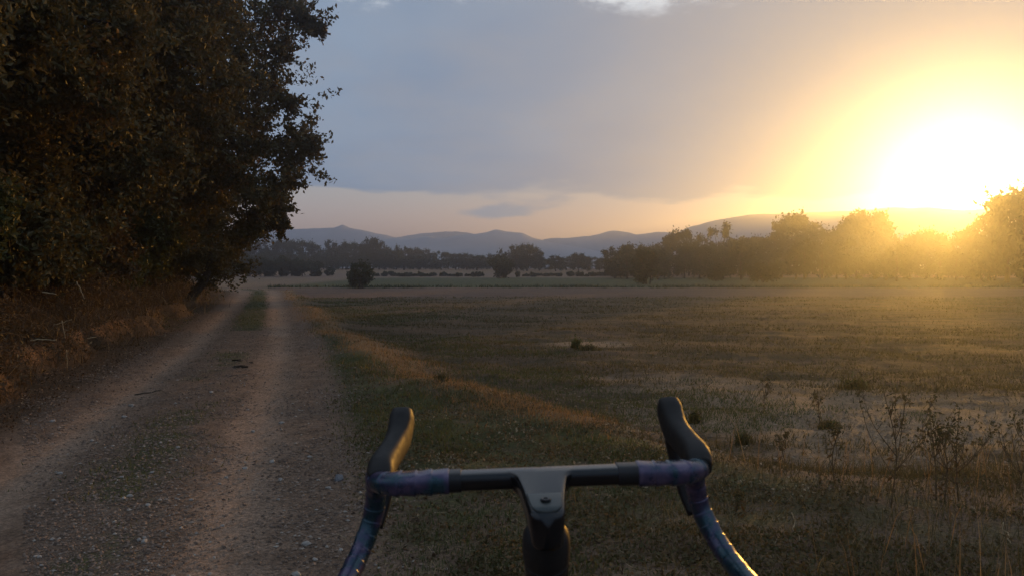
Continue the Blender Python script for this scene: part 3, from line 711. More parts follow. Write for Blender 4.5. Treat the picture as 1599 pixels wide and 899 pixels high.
# dead bracken and brush over the bank
def d_brack(X, Y, L): return np.clip(sstep(L[8], 2.15, 2.5) + .7 * sstep(L[8], 1.75, 1.95) * sstep(fbm(X * 1.7, Y * 1.7, 84), .38, .55), 0, 1) * (1 - sstep(L[8], 5.5, 7)) * L[9] * (Y < 44)
X, Y, s_, v_ = pick(60000, -44, 0, 4.5, 44, d_brack)
cover('dead_bracken', rng, X, Y, rng.uniform(.05, .30, len(X)) * (.5 + 1.0 * fbm(X * 1.4, Y * 1.4, 81)), rng.uniform(.005, .014, len(X)) * np.interp(Y, [5, 12, 40], [.8, 1.2, 3]), 'bracken', 2.2, True,
      np.clip(rng.uniform(0, 1, len(X)) ** 1.8, 0, 1))
X, Y, s_, v_ = pick(330000, -44, 0, 4.5, 40, d_brack)
mound = .10 + .75 * sstep(fbm(X * 1.1, Y * 1.1, 82, 3), .35, .7)
P = np.stack((X, Y, height(X, Y) + mound * rng.uniform(0, 1, len(X)) ** .7), 1); Vv, Fq = leaves(rng, P, .055, .42, .5)
tag(obj('dead_bracken', mesh_np('dead_bracken', Vv, Fq, M['bracken'], False, {'rnd': ('FACE', np.clip(rng.uniform(0, 1, len(P)) ** 1.6 * .8 + .3 * fbm(X * 2, Y * 2, 83) - .05, 0, 1))})), kind='stuff')
mb = MB(); X, Y, s_, v_ = pick(2600, -30, 0, 5, 24, d_brack); Z = height(X, Y)
for k in range(min(len(X), 420)):
    l_ = rng.uniform(.25, .9); an = rng.uniform(0, 6.28); d_ = np.array((math.cos(an), math.sin(an), rng.uniform(-.2, 1.1))) * l_ * .5
    q = np.array((X[k], Y[k], Z[k] + rng.uniform(.1, .5))); mb.tube(np.array((q - d_, q + np.array((0, 0, .06 * l_)), q + d_)), [.0035, .003, .0015], 3, caps=False)
tag(obj('dead_stalks', mb.mesh('dead_stalks', M['twig'])), kind='stuff')
X, Y, s_, v_ = pick(60000, -30, 0, 4.5, 30, lambda X, Y, L: np.exp(-((L[8] - 2.2) / .28) ** 2) * L[9] * (.3 + .7 * sstep(fbm(X * 1.5, Y * 1.5, 85), .4, .6)))
cover('dry_grass', rng, X, Y, rng.uniform(.04, .22, len(X)), rng.uniform(.004, .010, len(X)) * np.interp(Y, [5, 30], [.8, 2.5]), 'bracken', 1.0, True, rng.uniform(.2, 1, len(X)))
X, Y, s_, v_ = pick(9000, -30, -8, 22, 44, lambda X, Y, L: np.exp(-((L[8] - 2.5) / .7) ** 2) * sstep(L[2], 20, 26) * L[9])
cover('dry_grass', rng, X, Y, rng.uniform(.1, .45, len(X)), rng.uniform(.012, .03, len(X)), 'bracken', 1.2, True, rng.uniform(.5, 1, len(X)))
# fallen leaves by the bank and bits over the verge
def d_lit(X, Y, L): return sstep(-L[1], 1.0, 1.7) * (1 - sstep(L[8], 2.2, 2.6)) * L[9] + .10 * sstep(L[1], 1.2, 1.6) * (1 - L[5])
X, Y, s_, v_ = pick(110000, -34, 9, 2.4, 34, d_lit)
P = np.stack((X, Y, height(X, Y) + .008), 1); Vv, Fq = leaves(rng, P, .032, .5, 3.0)
tag(obj('leaf_litter', mesh_np('leaf_litter', Vv, Fq, M['litter'], False, {'rnd': ('FACE', rng.uniform(0, 1, len(P)))})), kind='stuff')
def d_low(X, Y, L): return sstep(L[1], 1.2, 1.9) * (1 - L[5]) * (.15 + .85 * sstep(fbm(X * 2.2, Y * 2.2, 92), .40, .6))
X, Y, s_, v_ = pick(150000, -8, 8, 2.4, 11, d_low)
P = np.stack((X, Y, height(X, Y) + rng.uniform(.004, .035, len(X))), 1); Vv, Fq = leaves(rng, P, .024, .55, 1.2)
tag(obj('low_weeds', mesh_np('low_weeds', Vv, Fq, M['low_weed'], False, {'rnd': ('FACE', np.clip(rng.uniform(0, 1, len(P)) * .8 + .5 * fbm(X * 1.2, Y * 1.2, 93) - .13, 0, 1))})), kind='stuff')
# straw lying about
X, Y, s_, v_ = pick(5000, -10, 8, 2.4, 14, lambda X, Y, L: sstep(L[1], .9, 1.5) * (.5 + .5 * (1 - L[5])) * sstep(fbm(X * 1.1, Y * 1.1, 91), .42, .6))
n_ = len(X); Z = height(X, Y) + rng.uniform(.004, .02, n_); a = rng.uniform(0, 6.28, n_); Ls = rng.uniform(.03, .11, n_)
d_ = np.stack((np.cos(a), np.sin(a), rng.normal(size=n_) * .12), 1) * (Ls / 2)[:, None]; sd_ = np.stack((-np.sin(a), np.cos(a), np.zeros(n_)), 1) * .0016
B = np.stack((X, Y, Z), 1); V = np.stack((B - d_ - sd_, B + d_ - sd_, B + d_ + sd_, B - d_ + sd_), 1).reshape(-1, 3)
tag(obj('straw_litter', mesh_np('straw_litter', V, np.arange(n_ * 4).reshape(-1, 4), M['straw'], False, {'rnd': ('FACE', rng.uniform(0, 1, n_))})), kind='stuff')
# gravel
OCT = np.array([(1, 0, 0), (-1, 0, 0), (0, 1, 0), (0, -1, 0), (0, 0, 1), (0, 0, -1)], float)
OF = np.array([(0, 2, 4), (2, 1, 4), (1, 3, 4), (3, 0, 4)])          # the buried underside is left open
def d_grav(X, Y, L):
    s1 = L[1]; rr = L[4]
    return sstep(1.85 - np.abs(s1), 0, .6) * (.30 + .7 * sstep(fbm(X * .9, Y * .9, 95), .35, .6)) * (1 - .72 * rr) * (1 - .4 * np.exp(-(s1 / .3) ** 2) * (L[2] > 16))
X, Y, s_, v_ = pick(210000, -15, 0.6, 2.4, 24, d_grav)
n_ = len(X); sz = (.0031 + .0115 * rng.uniform(0, 1, n_) ** 5) * np.interp(Y, [3, 8, 24], [.9, 1.2, 1.9])
St = OCT[None] * (sz[:, None, None] * rng.uniform(.6, 1.25, (n_, 6, 1))) * np.array((1.15, 1, .62))
a = rng.uniform(0, 6.28, n_); ca, sa = np.cos(a)[:, None], np.sin(a)[:, None]
St = np.stack((St[..., 0] * ca - St[..., 1] * sa, St[..., 0] * sa + St[..., 1] * ca, St[..., 2]), -1)
St += np.stack((X, Y, height(X, Y) + sz * .25), 1)[:, None]
Fo = (np.arange(n_)[:, None, None] * 6 + OF[None]).reshape(-1, 3)
tag(obj('gravel', mesh_np('gravel', St.reshape(-1, 3), Fo, M['stone'], False, {'rnd': ('FACE', np.repeat(rng.uniform(0, 1, n_), 4))})), kind='stuff')

# crumbled soil on the pale patches of the field
def d_soil(X, Y, L): return L[5] * np.clip(np.exp(-(((X - 2.6) / 2) ** 2 + ((Y - 8.6) / 2.2) ** 2)) + np.exp(-(((X - 4.6) / 3) ** 2 + ((Y - 6.9) / 1.6) ** 2)) + .12, 0, 1) * (.15 + .85 * sstep(fbm(X * 1.3, Y * 2.2, 96), .42, .6))
X, Y, s_, v_ = pick(60000, -3, 16, 5, 17, d_soil)
n_ = len(X); sz = .006 + .018 * rng.uniform(0, 1, n_) ** 4
St = OCT[None] * (sz[:, None, None] * rng.uniform(.6, 1.3, (n_, 6, 1))) * np.array((1.2, 1, .6)) + np.stack((X, Y, height(X, Y) + sz * .15), 1)[:, None]
Fo = (np.arange(n_)[:, None, None] * 6 + OF[None]).reshape(-1, 3)
M['soil'] = leaf_mat('soil_crumb', (.13, .088, .056), (.22, .155, .10), (.32, .24, .16), 0)
tag(obj('soil_crumbs', mesh_np('soil_crumbs', St.reshape(-1, 3), Fo, M['soil'], False, {'rnd': ('FACE', np.repeat(rng.uniform(0, 1, n_), 4))})), kind='stuff')

# ------------------------------------------------------------------ single stones, clods, sticks
import bmesh
def stone_mesh(nm, mat, seed, flat=.6, rough=0):
    bm = bmesh.new(); bmesh.ops.create_icosphere(bm, subdivisions=2, radius=1); r_ = random.Random(seed); ph = [r_.uniform(0, 6) for _ in range(6)]
    for v in bm.verts:
        c_ = v.co; k = 1 + rough * math.sin(c_.x * 5 + ph[3]) * math.sin(c_.y * 6 + ph[4]) + .16 * math.sin(c_.x * 2.3 + ph[0]) * math.sin(c_.y * 2.9 + ph[1]) + .10 * math.sin(c_.z * 4.1 + ph[2] + c_.x * 3) + r_.uniform(-.05 - rough * .5, .05 + rough * .5)
        v.co = Vector((c_.x * k * 1.15, c_.y * k * .85, c_.z * k * flat))
    me = bpy.data.meshes.new(nm); bm.to_mesh(me); bm.free(); me.materials.append(mat); return me
SM = [stone_mesh('stone', M['pale_stone'], k) for k in range(4)]; GM = [stone_mesh('stone', M['grey_stone'], 10 + k, .7) for k in range(2)]
rs = random.Random(4)
def stone(px, py, wpx, label, group=None, mesh=None):
    X, Y = gp(px, py, .0); zb = float(height([X], [Y])[0]); r_ = wpx / F * math.hypot(Y, EYE) / 2
    o = obj('stone', mesh or rs.choice(SM)); o.location = (X, Y, zb + r_ * .3); o.scale = (r_,) * 3; o.rotation_euler = (rs.uniform(-.2, .2), rs.uniform(-.2, .2), rs.uniform(0, 6))
    return tag(o, label, 'stone', group)
stone(478, 846, 13, 'pale flat stone low in the track, well left of the bar end'); stone(463, 893, 15, 'pale stone cut by the bottom picture edge beside the left drop')
stone(532, 856, 9, 'small white stone close to the left handlebar drop'); stone(529, 746, 17, 'dark grey stone on the right edge of the track', None, GM[0])
stone(225, 847, 11, 'yellowish pale stone low on the middle strip of the track'); stone(231, 792, 9, 'pale stone on the middle strip, above the yellowish one'); stone(425, 716, 9, 'pale stone in the right wheel rut')
stone(299, 778, 6, 'small whitish pebble in the right half of the track'); stone(330, 615, 7, 'pale pebble on the far middle strip beyond the weedy patch'); stone(205, 630, 9, 'pale stone among the leaves below the bank')
GP_ = 'pale pebbles strewn over the near track'
for k in range(34):
    px = rs.uniform(20, 560); py = rs.uniform(640, 895)
    stone(px, py, rs.uniform(5, 8.5), 'pale pebble strewn on the near gravel track', GP_)
# dark clods of dung on the middle of the track
for k, (px, py, wp, lb) in enumerate([(371, 564, 17, 'dark upper clod of dirt on the middle of the track'), (375, 574, 22, 'dark lower clod of dirt on the middle of the track'), (392, 566, 9, 'small dark crumb right of the two dark clods')]):
    X, Y = gp(px, py); o = obj('dark_clod', stone_mesh('dark_clod', M['clod'], 20 + k, .32, .35)); r_ = wp / F * Y / 2; o.location = (X, Y, float(height([X], [Y])[0]) + r_ * .05); o.scale = (r_ * .85, r_ * .7, r_ * .8); tag(o, lb, 'clod')
def stick(p0, p1, Y, rad, label, mat='stick', nm='stick', ground=False, sag=.0):
    if ground:
        a = np.array((*gp(*p0), 0)); b = np.array((*gp(*p1), 0)); zz_ = height([a[0], b[0]], [a[1], b[1]]); a[2] = zz_[0] + rad; b[2] = zz_[1] + rad
    else: a, b = at(*p0, Y), at(*p1, Y)
    P = np.linspace(0, 1, 8)[:, None] * (b - a) + a; r_ = np.random.default_rng(int(p0[0] * 7 + p0[1])); P[1:-1] += r_.normal(size=(6, 3)) * np.linalg.norm(b - a) * .018; P[:, 2] += sag * np.sin(np.linspace(0, math.pi, 8))
    mb = MB(); o0 = P[0].copy(); mb.tube(P - o0, np.linspace(rad, rad * .55, 8), 6)
    o = obj(nm, mb.mesh(nm, M[mat])); o.location = o0; return tag(o, label, 'stick')
stick((210, 612), (254, 609), 0, .007, 'dark twig lying across the left wheel rut', 'bark', 'twig', True)
stick((358, 588), (392, 583), 0, .005, 'thin dark twig beyond the left rut near the dark clods', 'bark', 'twig', True)
stick((48, 531), (88, 530), 7.6, .007, 'pale broken stalk lying level in the brown bank, at far left', sag=.004)
stick((66, 456), (88, 459), 7.8, .006, 'short pale stalk high in the bracken at left'); stick((136, 528), (150, 526), 9.0, .006, 'short pale stick just above the orange earth cut')
stick((84, 507), (112, 498), 8.4, .005, 'thin pale stem slanting over the bracken'); stick((97, 500), (102, 528), 8.4, .005, 'upright pale stem crossing the slanting one in the bracken')
stick((120, 440), (132, 466), 9.6, .007, 'curved bare stem hanging at the foot of the trees'); stick((104, 546), (105, 574), 8.0, .004, 'thin pale root hanging on the orange earth cut')
stick((1236, 806), (1250, 862), 0, .004, 'pale curved stalk lying in the grass right of the right drop', 'straw' if False else 'stick', 'stalk', True)
stick((1566, 832), (1580, 862), 0, .004, 'pale stalk lying in dry grass at the lower right corner', 'stick', 'stalk', True)

# ------------------------------------------------------------------ dead weeds standing at the field edge
def weed(px, base, top, label, seed, spread=.5, heads=True, n_br=6, group=None, thick=.0045, head_r=.016):
    rng = np.random.default_rng(seed); X, Y = gp(px, base); zb = float(height([X], [Y])[0]); H = at(px, top, Y)[2] - zb
    root = empty('dead_weed', (X, Y, zb - .01), label, 'plant', group)
    mb = MB(); tips = []
    st = catmull(np.array([(0, 0, 0), (rng.normal() * .02, rng.normal() * .02, H * .5), (rng.normal() * .04, rng.normal() * .04, H)]), 8)
    mb.tube(st, np.linspace(thick, thick * .4, len(st)), 5); tips.append(st[-1])
    for k in range(n_br):
        f = rng.uniform(.22, .85); b0 = st[int(f * (len(st) - 1))]; an = rng.uniform(0, 6.28); ln = H * (1 - f) * rng.uniform(.6, 1.05)
        d = np.array((math.cos(an) * spread, math.sin(an) * spread * .7, 1.0)); d /= np.linalg.norm(d)
        side = np.array((math.cos(an), math.sin(an), 0))
        br = catmull(np.array((b0, b0 + d * ln * .5 + side * ln * .08, b0 + d * ln)), 5); mb.tube(br, np.linspace(thick * .6, thick * .25, len(br)), 4); tips.append(br[-1])
        for j in range(3):
            q = br[rng.integers(3, len(br))]; an2 = rng.uniform(0, 6.28); d2 = np.array((math.cos(an2) * .6, math.sin(an2) * .6, .9)); l2 = ln * rng.uniform(.15, .38)
            tw = np.array((q, q + d2 * l2 * .5, q + d2 * l2)); mb.tube(tw, np.linspace(thick * .35, thick * .15, 3), 3); tips.append(tw[-1])
    obj('stem', mb.mesh('stem', M['twig']), root)
    tips = np.array(tips)
    P = np.repeat(tips, 6, 0) + rng.normal(size=(len(tips) * 6, 3)) * head_r * .55
    Vv, Fq = leaves(rng, P, head_r * 1.3, .5)
    obj('seed_heads', mesh_np('seed_heads', Vv, Fq, M['weed'], False, {'rnd': ('FACE', rng.uniform(0, 1, len(P)) * .8)}), root)['kind'] = 'stuff'
    P = np.array([st[rng.integers(2, len(st) - 3)] for _ in range(14)]) + rng.normal(size=(14, 3)) * .025
    Vv, Fq = leaves(rng, P, .045, .3); obj('withered_leaves', mesh_np('withered_leaves', Vv, Fq, M['bracken'], False, {'rnd': ('FACE', rng.uniform(0, 1, 14))}), root)['kind'] = 'stuff'
    return root
weed(1391, 806, 598, 'tall dead weed with thin forked branches, tallest of the right margin', 301, .55, n_br=9)
weed(1475, 792, 640, 'bushy dead weed with dark seed heads, right of the tall forked one', 302, .9, n_br=9, head_r=.016)
weed(1462, 790, 655, 'upright stem rising through the left of the bushy dead weed', 303, .6, n_br=7)
weed(1497, 790, 632, 'dead weed leaning out on the right of the bushy one', 304, 1.0, n_br=8, head_r=.016)
weed(1588, 775, 640, 'dead weed cut by the right picture edge', 305, .5, n_br=7)
weed(1303, 765, 660, 'slim dead weed left of the tall forked one', 306, .35, n_br=5)
weed(1230, 722, 668, 'short dead weed on the pale soil beyond the right brake hood', 309, .4, n_br=4)
weed(1193, 622, 585, 'small weed standing on the pale soil of the field', 310, .5, n_br=5)
weed(1148, 815, 768, 'small dead weed right behind the right handlebar drop', 311, .5, n_br=5)
weed(1280, 640, 610, 'small weed on the pale soil, right of the other small one', 313, .8, n_br=6)
# leafy tufts in the field
def tuft(px, base, top, wpx, label, seed, mat='weed'):
    rng = np.random.default_rng(seed); X, Y = gp(px, base); zb = float(height([X], [Y])[0]); H = (base - top) / F * Y; W = wpx / F * Y / 2
    root = empty('weed_tuft', (X, Y, zb - .005), label, 'plant'); n_ = 150
    x = rng.normal(size=n_) * W * .4; y = rng.normal(size=n_) * W * .4
    V, T, k = blades(rng, x, y, H * rng.uniform(.35, 1, n_), np.full(n_, .012 * Y / 10), .8, True, np.zeros(n_))
    obj('blades', mesh_np('blades', V, T, M[mat], False, {'rnd': ('FACE', np.repeat(rng.uniform(0, .7, n_), k))}), root)['kind'] = 'stuff'
    P = np.stack((rng.normal(size=80) * W * .35, rng.normal(size=80) * W * .35, np.abs(rng.normal(size=80)) * H * .4), 1); Vv, Fq = leaves(rng, P, H * .28, .5)
    obj('leaf_clump', mesh_np('leaf_clump', Vv, Fq, M['grass'], False, {'rnd': ('FACE', rng.uniform(0, .6, 80))}), root)
tuft(900, 536, 518, 16, 'small green tuft at the left end of the pale soil patch in mid-field', 401, 'grass')
tuft(918, 538, 524, 40, 'low spreading tuft right beside the small green one in mid-field', 402)
tuft(1085, 640, 615, 22, 'dark weed tuft just beyond the right brake hood', 403)
tuft(1160, 665, 640, 40, 'low wide tuft on the pale soil right of the brake hood', 404)
tuft(1295, 645, 625, 44, 'low dark tuft on the pale soil below the sun glow', 405)
tuft(1335, 590, 562, 60, 'broad dark tuft lying in the orange light of the field', 406)
tuft(690, 600, 585, 26, 'dry tuft on the crest of the verge', 407)

# ------------------------------------------------------------------ bicycle
def metal(name, base, rough, metallic=0., coat=0., spec=.5, **kw):
    m, n, out = mat_new(name); p_ = n.node('ShaderNodeTexCoord').outputs['Object']
    nz = n.noise(p_, 90, 4, .6)
    b = bsdf(n, out, n.mix(n.m('MULTIPLY', nz, .5), base, tuple(min(1, c * 1.7 + .004) for c in base)), n.ramp(nz, .2, .8, rough * .85, rough * 1.15), spec, None, Metallic=metallic, **kw)
    b.inputs['Coat Weight'].default_value = coat; b.inputs['Coat Roughness'].default_value = .22
    return m
M['carbon'] = metal('satin_carbon', (.004, .0045, .0055), .2, 0, .12, .36)
M['rubber'] = metal('hood_rubber', (.010, .0085, .008), .6, 0, 0, .3)
M['black'] = metal('black_anodised', (.018, .018, .02), .4, .6)
M['steel'] = metal('steel_bolt', (.10, .10, .10), .35, 1)
M['cap'] = metal('grey_cap', (.035, .04, .038), .38, .2)
M['tyre'] = metal('tyre_rubber', (.015, .014, .013), .8)
M['saddle'] = metal('saddle_cover', (.016, .016, .017), .5)
m, n, out = mat_new('oil_slick_tape'); M['tape'] = m
p_ = n.node('ShaderNodeTexCoord').outputs['Object']
nz = n.noise(p_, 34, 3, .55); n2_ = n.noise(p_, 55, 4, .6)
rp = n.node('ShaderNodeValToRGB'); n.put(rp.inputs[0], n.m('ADD', n.m('ADD', nz, -.005), n.m('MULTIPLY', n.m('SUBTRACT', n2_, .5), .7)))
els = rp.color_ramp.elements; els[0].position = .30; els[0].color = (.010, .042, .058, 1); els[1].position = .72; els[1].color = (.10, .080, .135, 1)
for pos, c_ in ((.42, (.016, .045, .065, 1)), (.5, (.030, .038, .078, 1)), (.6, (.062, .048, .098, 1))):
    e = els.new(pos); e.color = c_
bsdf(n, out, rp.outputs[0], n.ramp(n2_, .3, .7, .24, .36), .7, n2_, .15, .002, Metallic=.45)

GZ = .03
bike = empty('bicycle', (0, 0, 0), 'black racing bicycle with curved drop handlebar and iridescent bar tape, close to the camera', 'bicycle')
BX, BY, BZ = 0.036, 0.995, 1.082 - GZ          # bar centre above the ground under the wheels
def L_(x, y, z): return np.array((x, y, z))
def side_path(sg):
    return np.array([(0, 0, 0), (.05 * sg, 0, 0), (.11 * sg, 0, 0), (.165 * sg, 0, -.001), (.196 * sg, .008, -.002), (.212 * sg, .032, -.004), (.217 * sg, .066, -.009),
                     (.224 * sg, .104, -.034), (.233 * sg, .118, -.080), (.250 * sg, .096, -.124), (.264 * sg, .045, -.148), (.273 * sg, -.03, -.156), (.277 * sg, -.075, -.157)])
OFF = np.array((0, BY, BZ))
def bar_sect(mb, P, hd_, hv, e, k=24):
    """rounded-box sections along a path: half depth, half height, squareness (1 = round)"""
    P = np.asarray(P); n_ = len(P); tg = np.gradient(P, axis=0); tg /= np.linalg.norm(tg, axis=1)[:, None]
    u = np.array((0, 0, 1.)); a = np.arange(k) * 2 * math.pi / k; rr = []
    hd_, hv, e = (np.broadcast_to(np.asarray(q, float), (n_,)) for q in (hd_, hv, e))
    for i in range(n_):
        u = u - tg[i] * (u @ tg[i]); u /= np.linalg.norm(u); v = np.cross(tg[i], u)
        ca, sa = np.cos(a), np.sin(a)
        rr.append(P[i] + (np.sign(ca) * np.abs(ca) ** e[i])[:, None] * u * hv[i] + (np.sign(sa) * np.abs(sa) ** e[i])[:, None] * v * hd_[i])
    mb.rings(rr)
def flatness(x): return 1 - sstep(x, .17, .212)          # the tops are flat, the drops round
mb = MB()
for sg in (-1, 1):
    P = catmull(side_path(sg), 6) + OFF; fl = flatness(np.abs(P[:, 0]))
    bar_sect(mb, P, .0118 + .0052 * fl, .0118 - .0004 * fl, 1 - .48 * fl)
obj('handlebar', mb.mesh('handlebar', M['carbon']), bike)
# tape: overlapping wraps with a raised edge each
def tape(sg, start, band):
    P = side_path(sg); fine = catmull(P, 60); d = np.concatenate(([0], np.cumsum(np.linalg.norm(np.diff(fine, axis=0), axis=1)))); tot = d[-1]
    a = np.arange(start, tot + .0001, .0011); Q = np.stack([np.interp(a, d, fine[:, k]) for k in range(3)], 1) + OFF
    ph = ((a - start - band) / .0205) % 1
    up_ = .0018 + (.0009 + .0008 * flatness(np.abs(Q[:, 0]))) * (1 - ph) ** 1.5 + .0003 * np.sin(a * 150)
    up_ = np.where(a - start < band, .0014, up_)                    # finishing band
    fl = flatness(np.abs(Q[:, 0])); mb = MB()
    bar_sect(mb, Q, .0120 + .0050 * fl + up_, .0120 - .0004 * fl + up_, 1 - .40 * fl); k = 24
    n_b = int(band / .0011)
    me = mb.mesh('bar_tape', M['tape']); me.materials.append(M['black'])
    for pgn in me.polygons:
        if pgn.index < n_b * k: pgn.material_index = 1
    o = obj('bar_tape', me, bike)
    mb = MB(); e0, e1_ = Q[-1], Q[-1] + (Q[-1] - Q[-2]) / .0011 * .006
    mb.tube(np.array((e0, (e0 + e1_) / 2, e1_)), [.0150, .0150, .011], 16); obj('end_plug', mb.mesh('end_plug', M['black']), o)
tape(-1, .100, .016); tape(1, .098, .026)
# stem: flat-topped, wide at the bar, narrowing to the steerer
def rrect(c, wx, top, bot, ax, k=6, rad=.006):
    """rounded section across x; heights along ax"""
    pts = []; corners = [(wx - rad, top - rad, 0), (-wx + rad, top - rad, 90), (-wx * .86 + rad, bot + rad, 180), (wx * .86 - rad, bot + rad, 270)]
    for cx, cz, a0 in corners:
        for j in range(k):
            an = R(a0 + 90 * j / (k - 1)); pts.append(c + np.array((cx + rad * math.cos(an), 0, 0)) + ax * (cz + rad * math.sin(an)))
    return pts
mb = MB(); rings = []
for yy, wx, top, bot, zc in [(.0175, .043, .0085, -.010, 0), (.013, .0465, .0125, -.013, 0), (.004, .0465, .0147, -.0145, 0), (-.008, .0455, .0150, -.0148, 0), (-.0150, .0400, .0150, -.0155, -.0006), (-.020, .0350, .0150, -.017, -.0012), (-.028, .0318, .0150, -.020, -.0024), (-.045, .0290, .0150, -.025, -.0052), (-.065, .0262, .0150, -.029, -.0085), (-.085, .0240, .0148, -.032, -.0118), (-.102, .0222, .0145, -.034, -.0148), (-.114, .0200, .0135, -.034, -.0168), (-.121, .0160, .0115, -.032, -.018), (-.124, .0100, .008, -.028, -.018)]:
    rings.append(rrect(OFF + np.array((0, yy, zc)), wx, top * .78, max(bot, -.0115 if yy > -.012 else -1), np.array((0, 0, 1.))))
mb.rings(rings); stem = obj('stem', mb.mesh('stem', M['carbon']), bike)
# steerer cap with its bolt
hd = np.array((0, .309, -.951)); SP = OFF + np.array((0, -.098, .000))
mb = MB(); rr = []
for yy, wx in [(-.0785, .0205), (-.079, .0210), (-.095, .0195), (-.110, .0170), (-.1185, .0110)]:
    rr.append(rrect(OFF + np.array((0, yy, .0134 + (yy + .0785) * .185 - .0137 + .0006)), wx, .0024, -.004, np.array((0, 0, 1.)), 4, .0016))
mb.rings(rr); cap = obj('top_cap', mb.mesh('top_cap', M['cap']), bike)
mb = MB(); c0 = OFF + np.array((0, -.097, -.0010)); z1 = np.array((0, 0, 1.))
def disc(mb, c, radii, hs, k=16):
    a = np.arange(k) * 2 * math.pi / k
    mb.rings([c + z1 * h_ + np.stack((np.cos(a) * r_, np.sin(a) * r_, 0 * a), 1) for r_, h_ in zip(radii, hs)], caps=True)
disc(mb, c0, [.0062, .0062, .0055, .0030, .0027], [0, .0022, .0030, .0030, .0008]); obj('bolt', mb.mesh('bolt', M['black'], False), cap)
# steerer cover, upper head cover, head tube
def turned(nm, prof, mat, parent=bike, k=28, sx=1.0):
    mb = MB(); a = np.arange(k) * 2 * math.pi / k; ux = np.array((1., 0, 0)); uy = np.cross(hd, ux)
    rr = [SP + hd * t_ + np.cos(a)[:, None] * ux * r_ * sx + np.sin(a)[:, None] * uy * r_ for t_, r_ in prof]
    mb.rings(rr); return obj(nm, mb.mesh(nm, mat), parent)
turned('headset_spacer', [(.012, .0190), (.018, .0195), (.030, .0200), (.045, .0203), (.052, .0203)], M['carbon'])
turned('headset_cover', [(.036, .0205), (.040, .0235), (.045, .0262), (.052, .0277), (.060, .0281), (.078, .0279), (.084, .0268), (.085, .0262)], M['rubber'])
turned('head_tube', [(.0847, .0258), (.087, .0264), (.12, .0255), (.16, .026), (.22, .029), (.245, .031), (.25, .030)], M['carbon'])
HT = lambda t_: SP + hd * t_
# hoods and levers
for sg, tipx in ((-1, -.004), (1, -.004)):
    C_ = [(.2135, .024, -.002), (.2150, .034, .003), (.2150, .050, .008), (.2115, .074, .015), (.2075, .100, .022), (.2050, .122, .029), (.2040, .139, .041), (.2035, .150, .054), (.2035, .156, .064)]
    if sg < 0: C_ = [(c[0] - .008 - .05 * max(0, c[1] - .04), c[1], c[2]) for c in C_]
    else: C_ = [(c[0] - .003, c[1], c[2]) for c in C_]
    Wd = [.0158, .0178, .0175, .0160, .0155, .0164, .0172, .0173, .0142]; Hh = [.015, .018, .020, .019, .020, .022, .022, .020, .014]
    P = np.array([(c[0] * sg, c[1], c[2]) for c in C_]); tg = np.gradient(P, axis=0); tg /= np.linalg.norm(tg, axis=1)[:, None]
    rr = []; a = np.arange(22) * 2 * math.pi / 22
    for i_ in range(len(P)):
        u = np.array((0, 0, 1.)) - tg[i_] * tg[i_][2]; u /= np.linalg.norm(u); v = np.cross(tg[i_], u)
        ca, sa = np.cos(a), np.sin(a); sq = lambda q: np.sign(q) * np.abs(q) ** .75
        rr.append(P[i_] + OFF + sq(ca)[:, None] * v * Wd[i_] + sq(sa)[:, None] * u * Hh[i_])
    rr = np.array(rr); fine = np.stack([catmull(rr[:, j], 5) for j in range(22)], 1)
    mb = MB(); mb.rings(fine); hood = obj('brake_hood', mb.mesh('brake_hood', M['rubber']), bike)
    mb = MB(); LP = catmull(np.array([(.203 * sg, .150, .030), (.206 * sg, .172, .022), (.213 * sg, .180, -.02), (.222 * sg, .168, -.07), (.232 * sg, .150, -.105)]) + OFF, 6)
    mb.tube(LP, np.linspace(.008, .0055, len(LP)), 10, up=(1, 0, 0), flat=1.5); obj('brake_lever', mb.mesh('brake_lever', M['black']), bike)
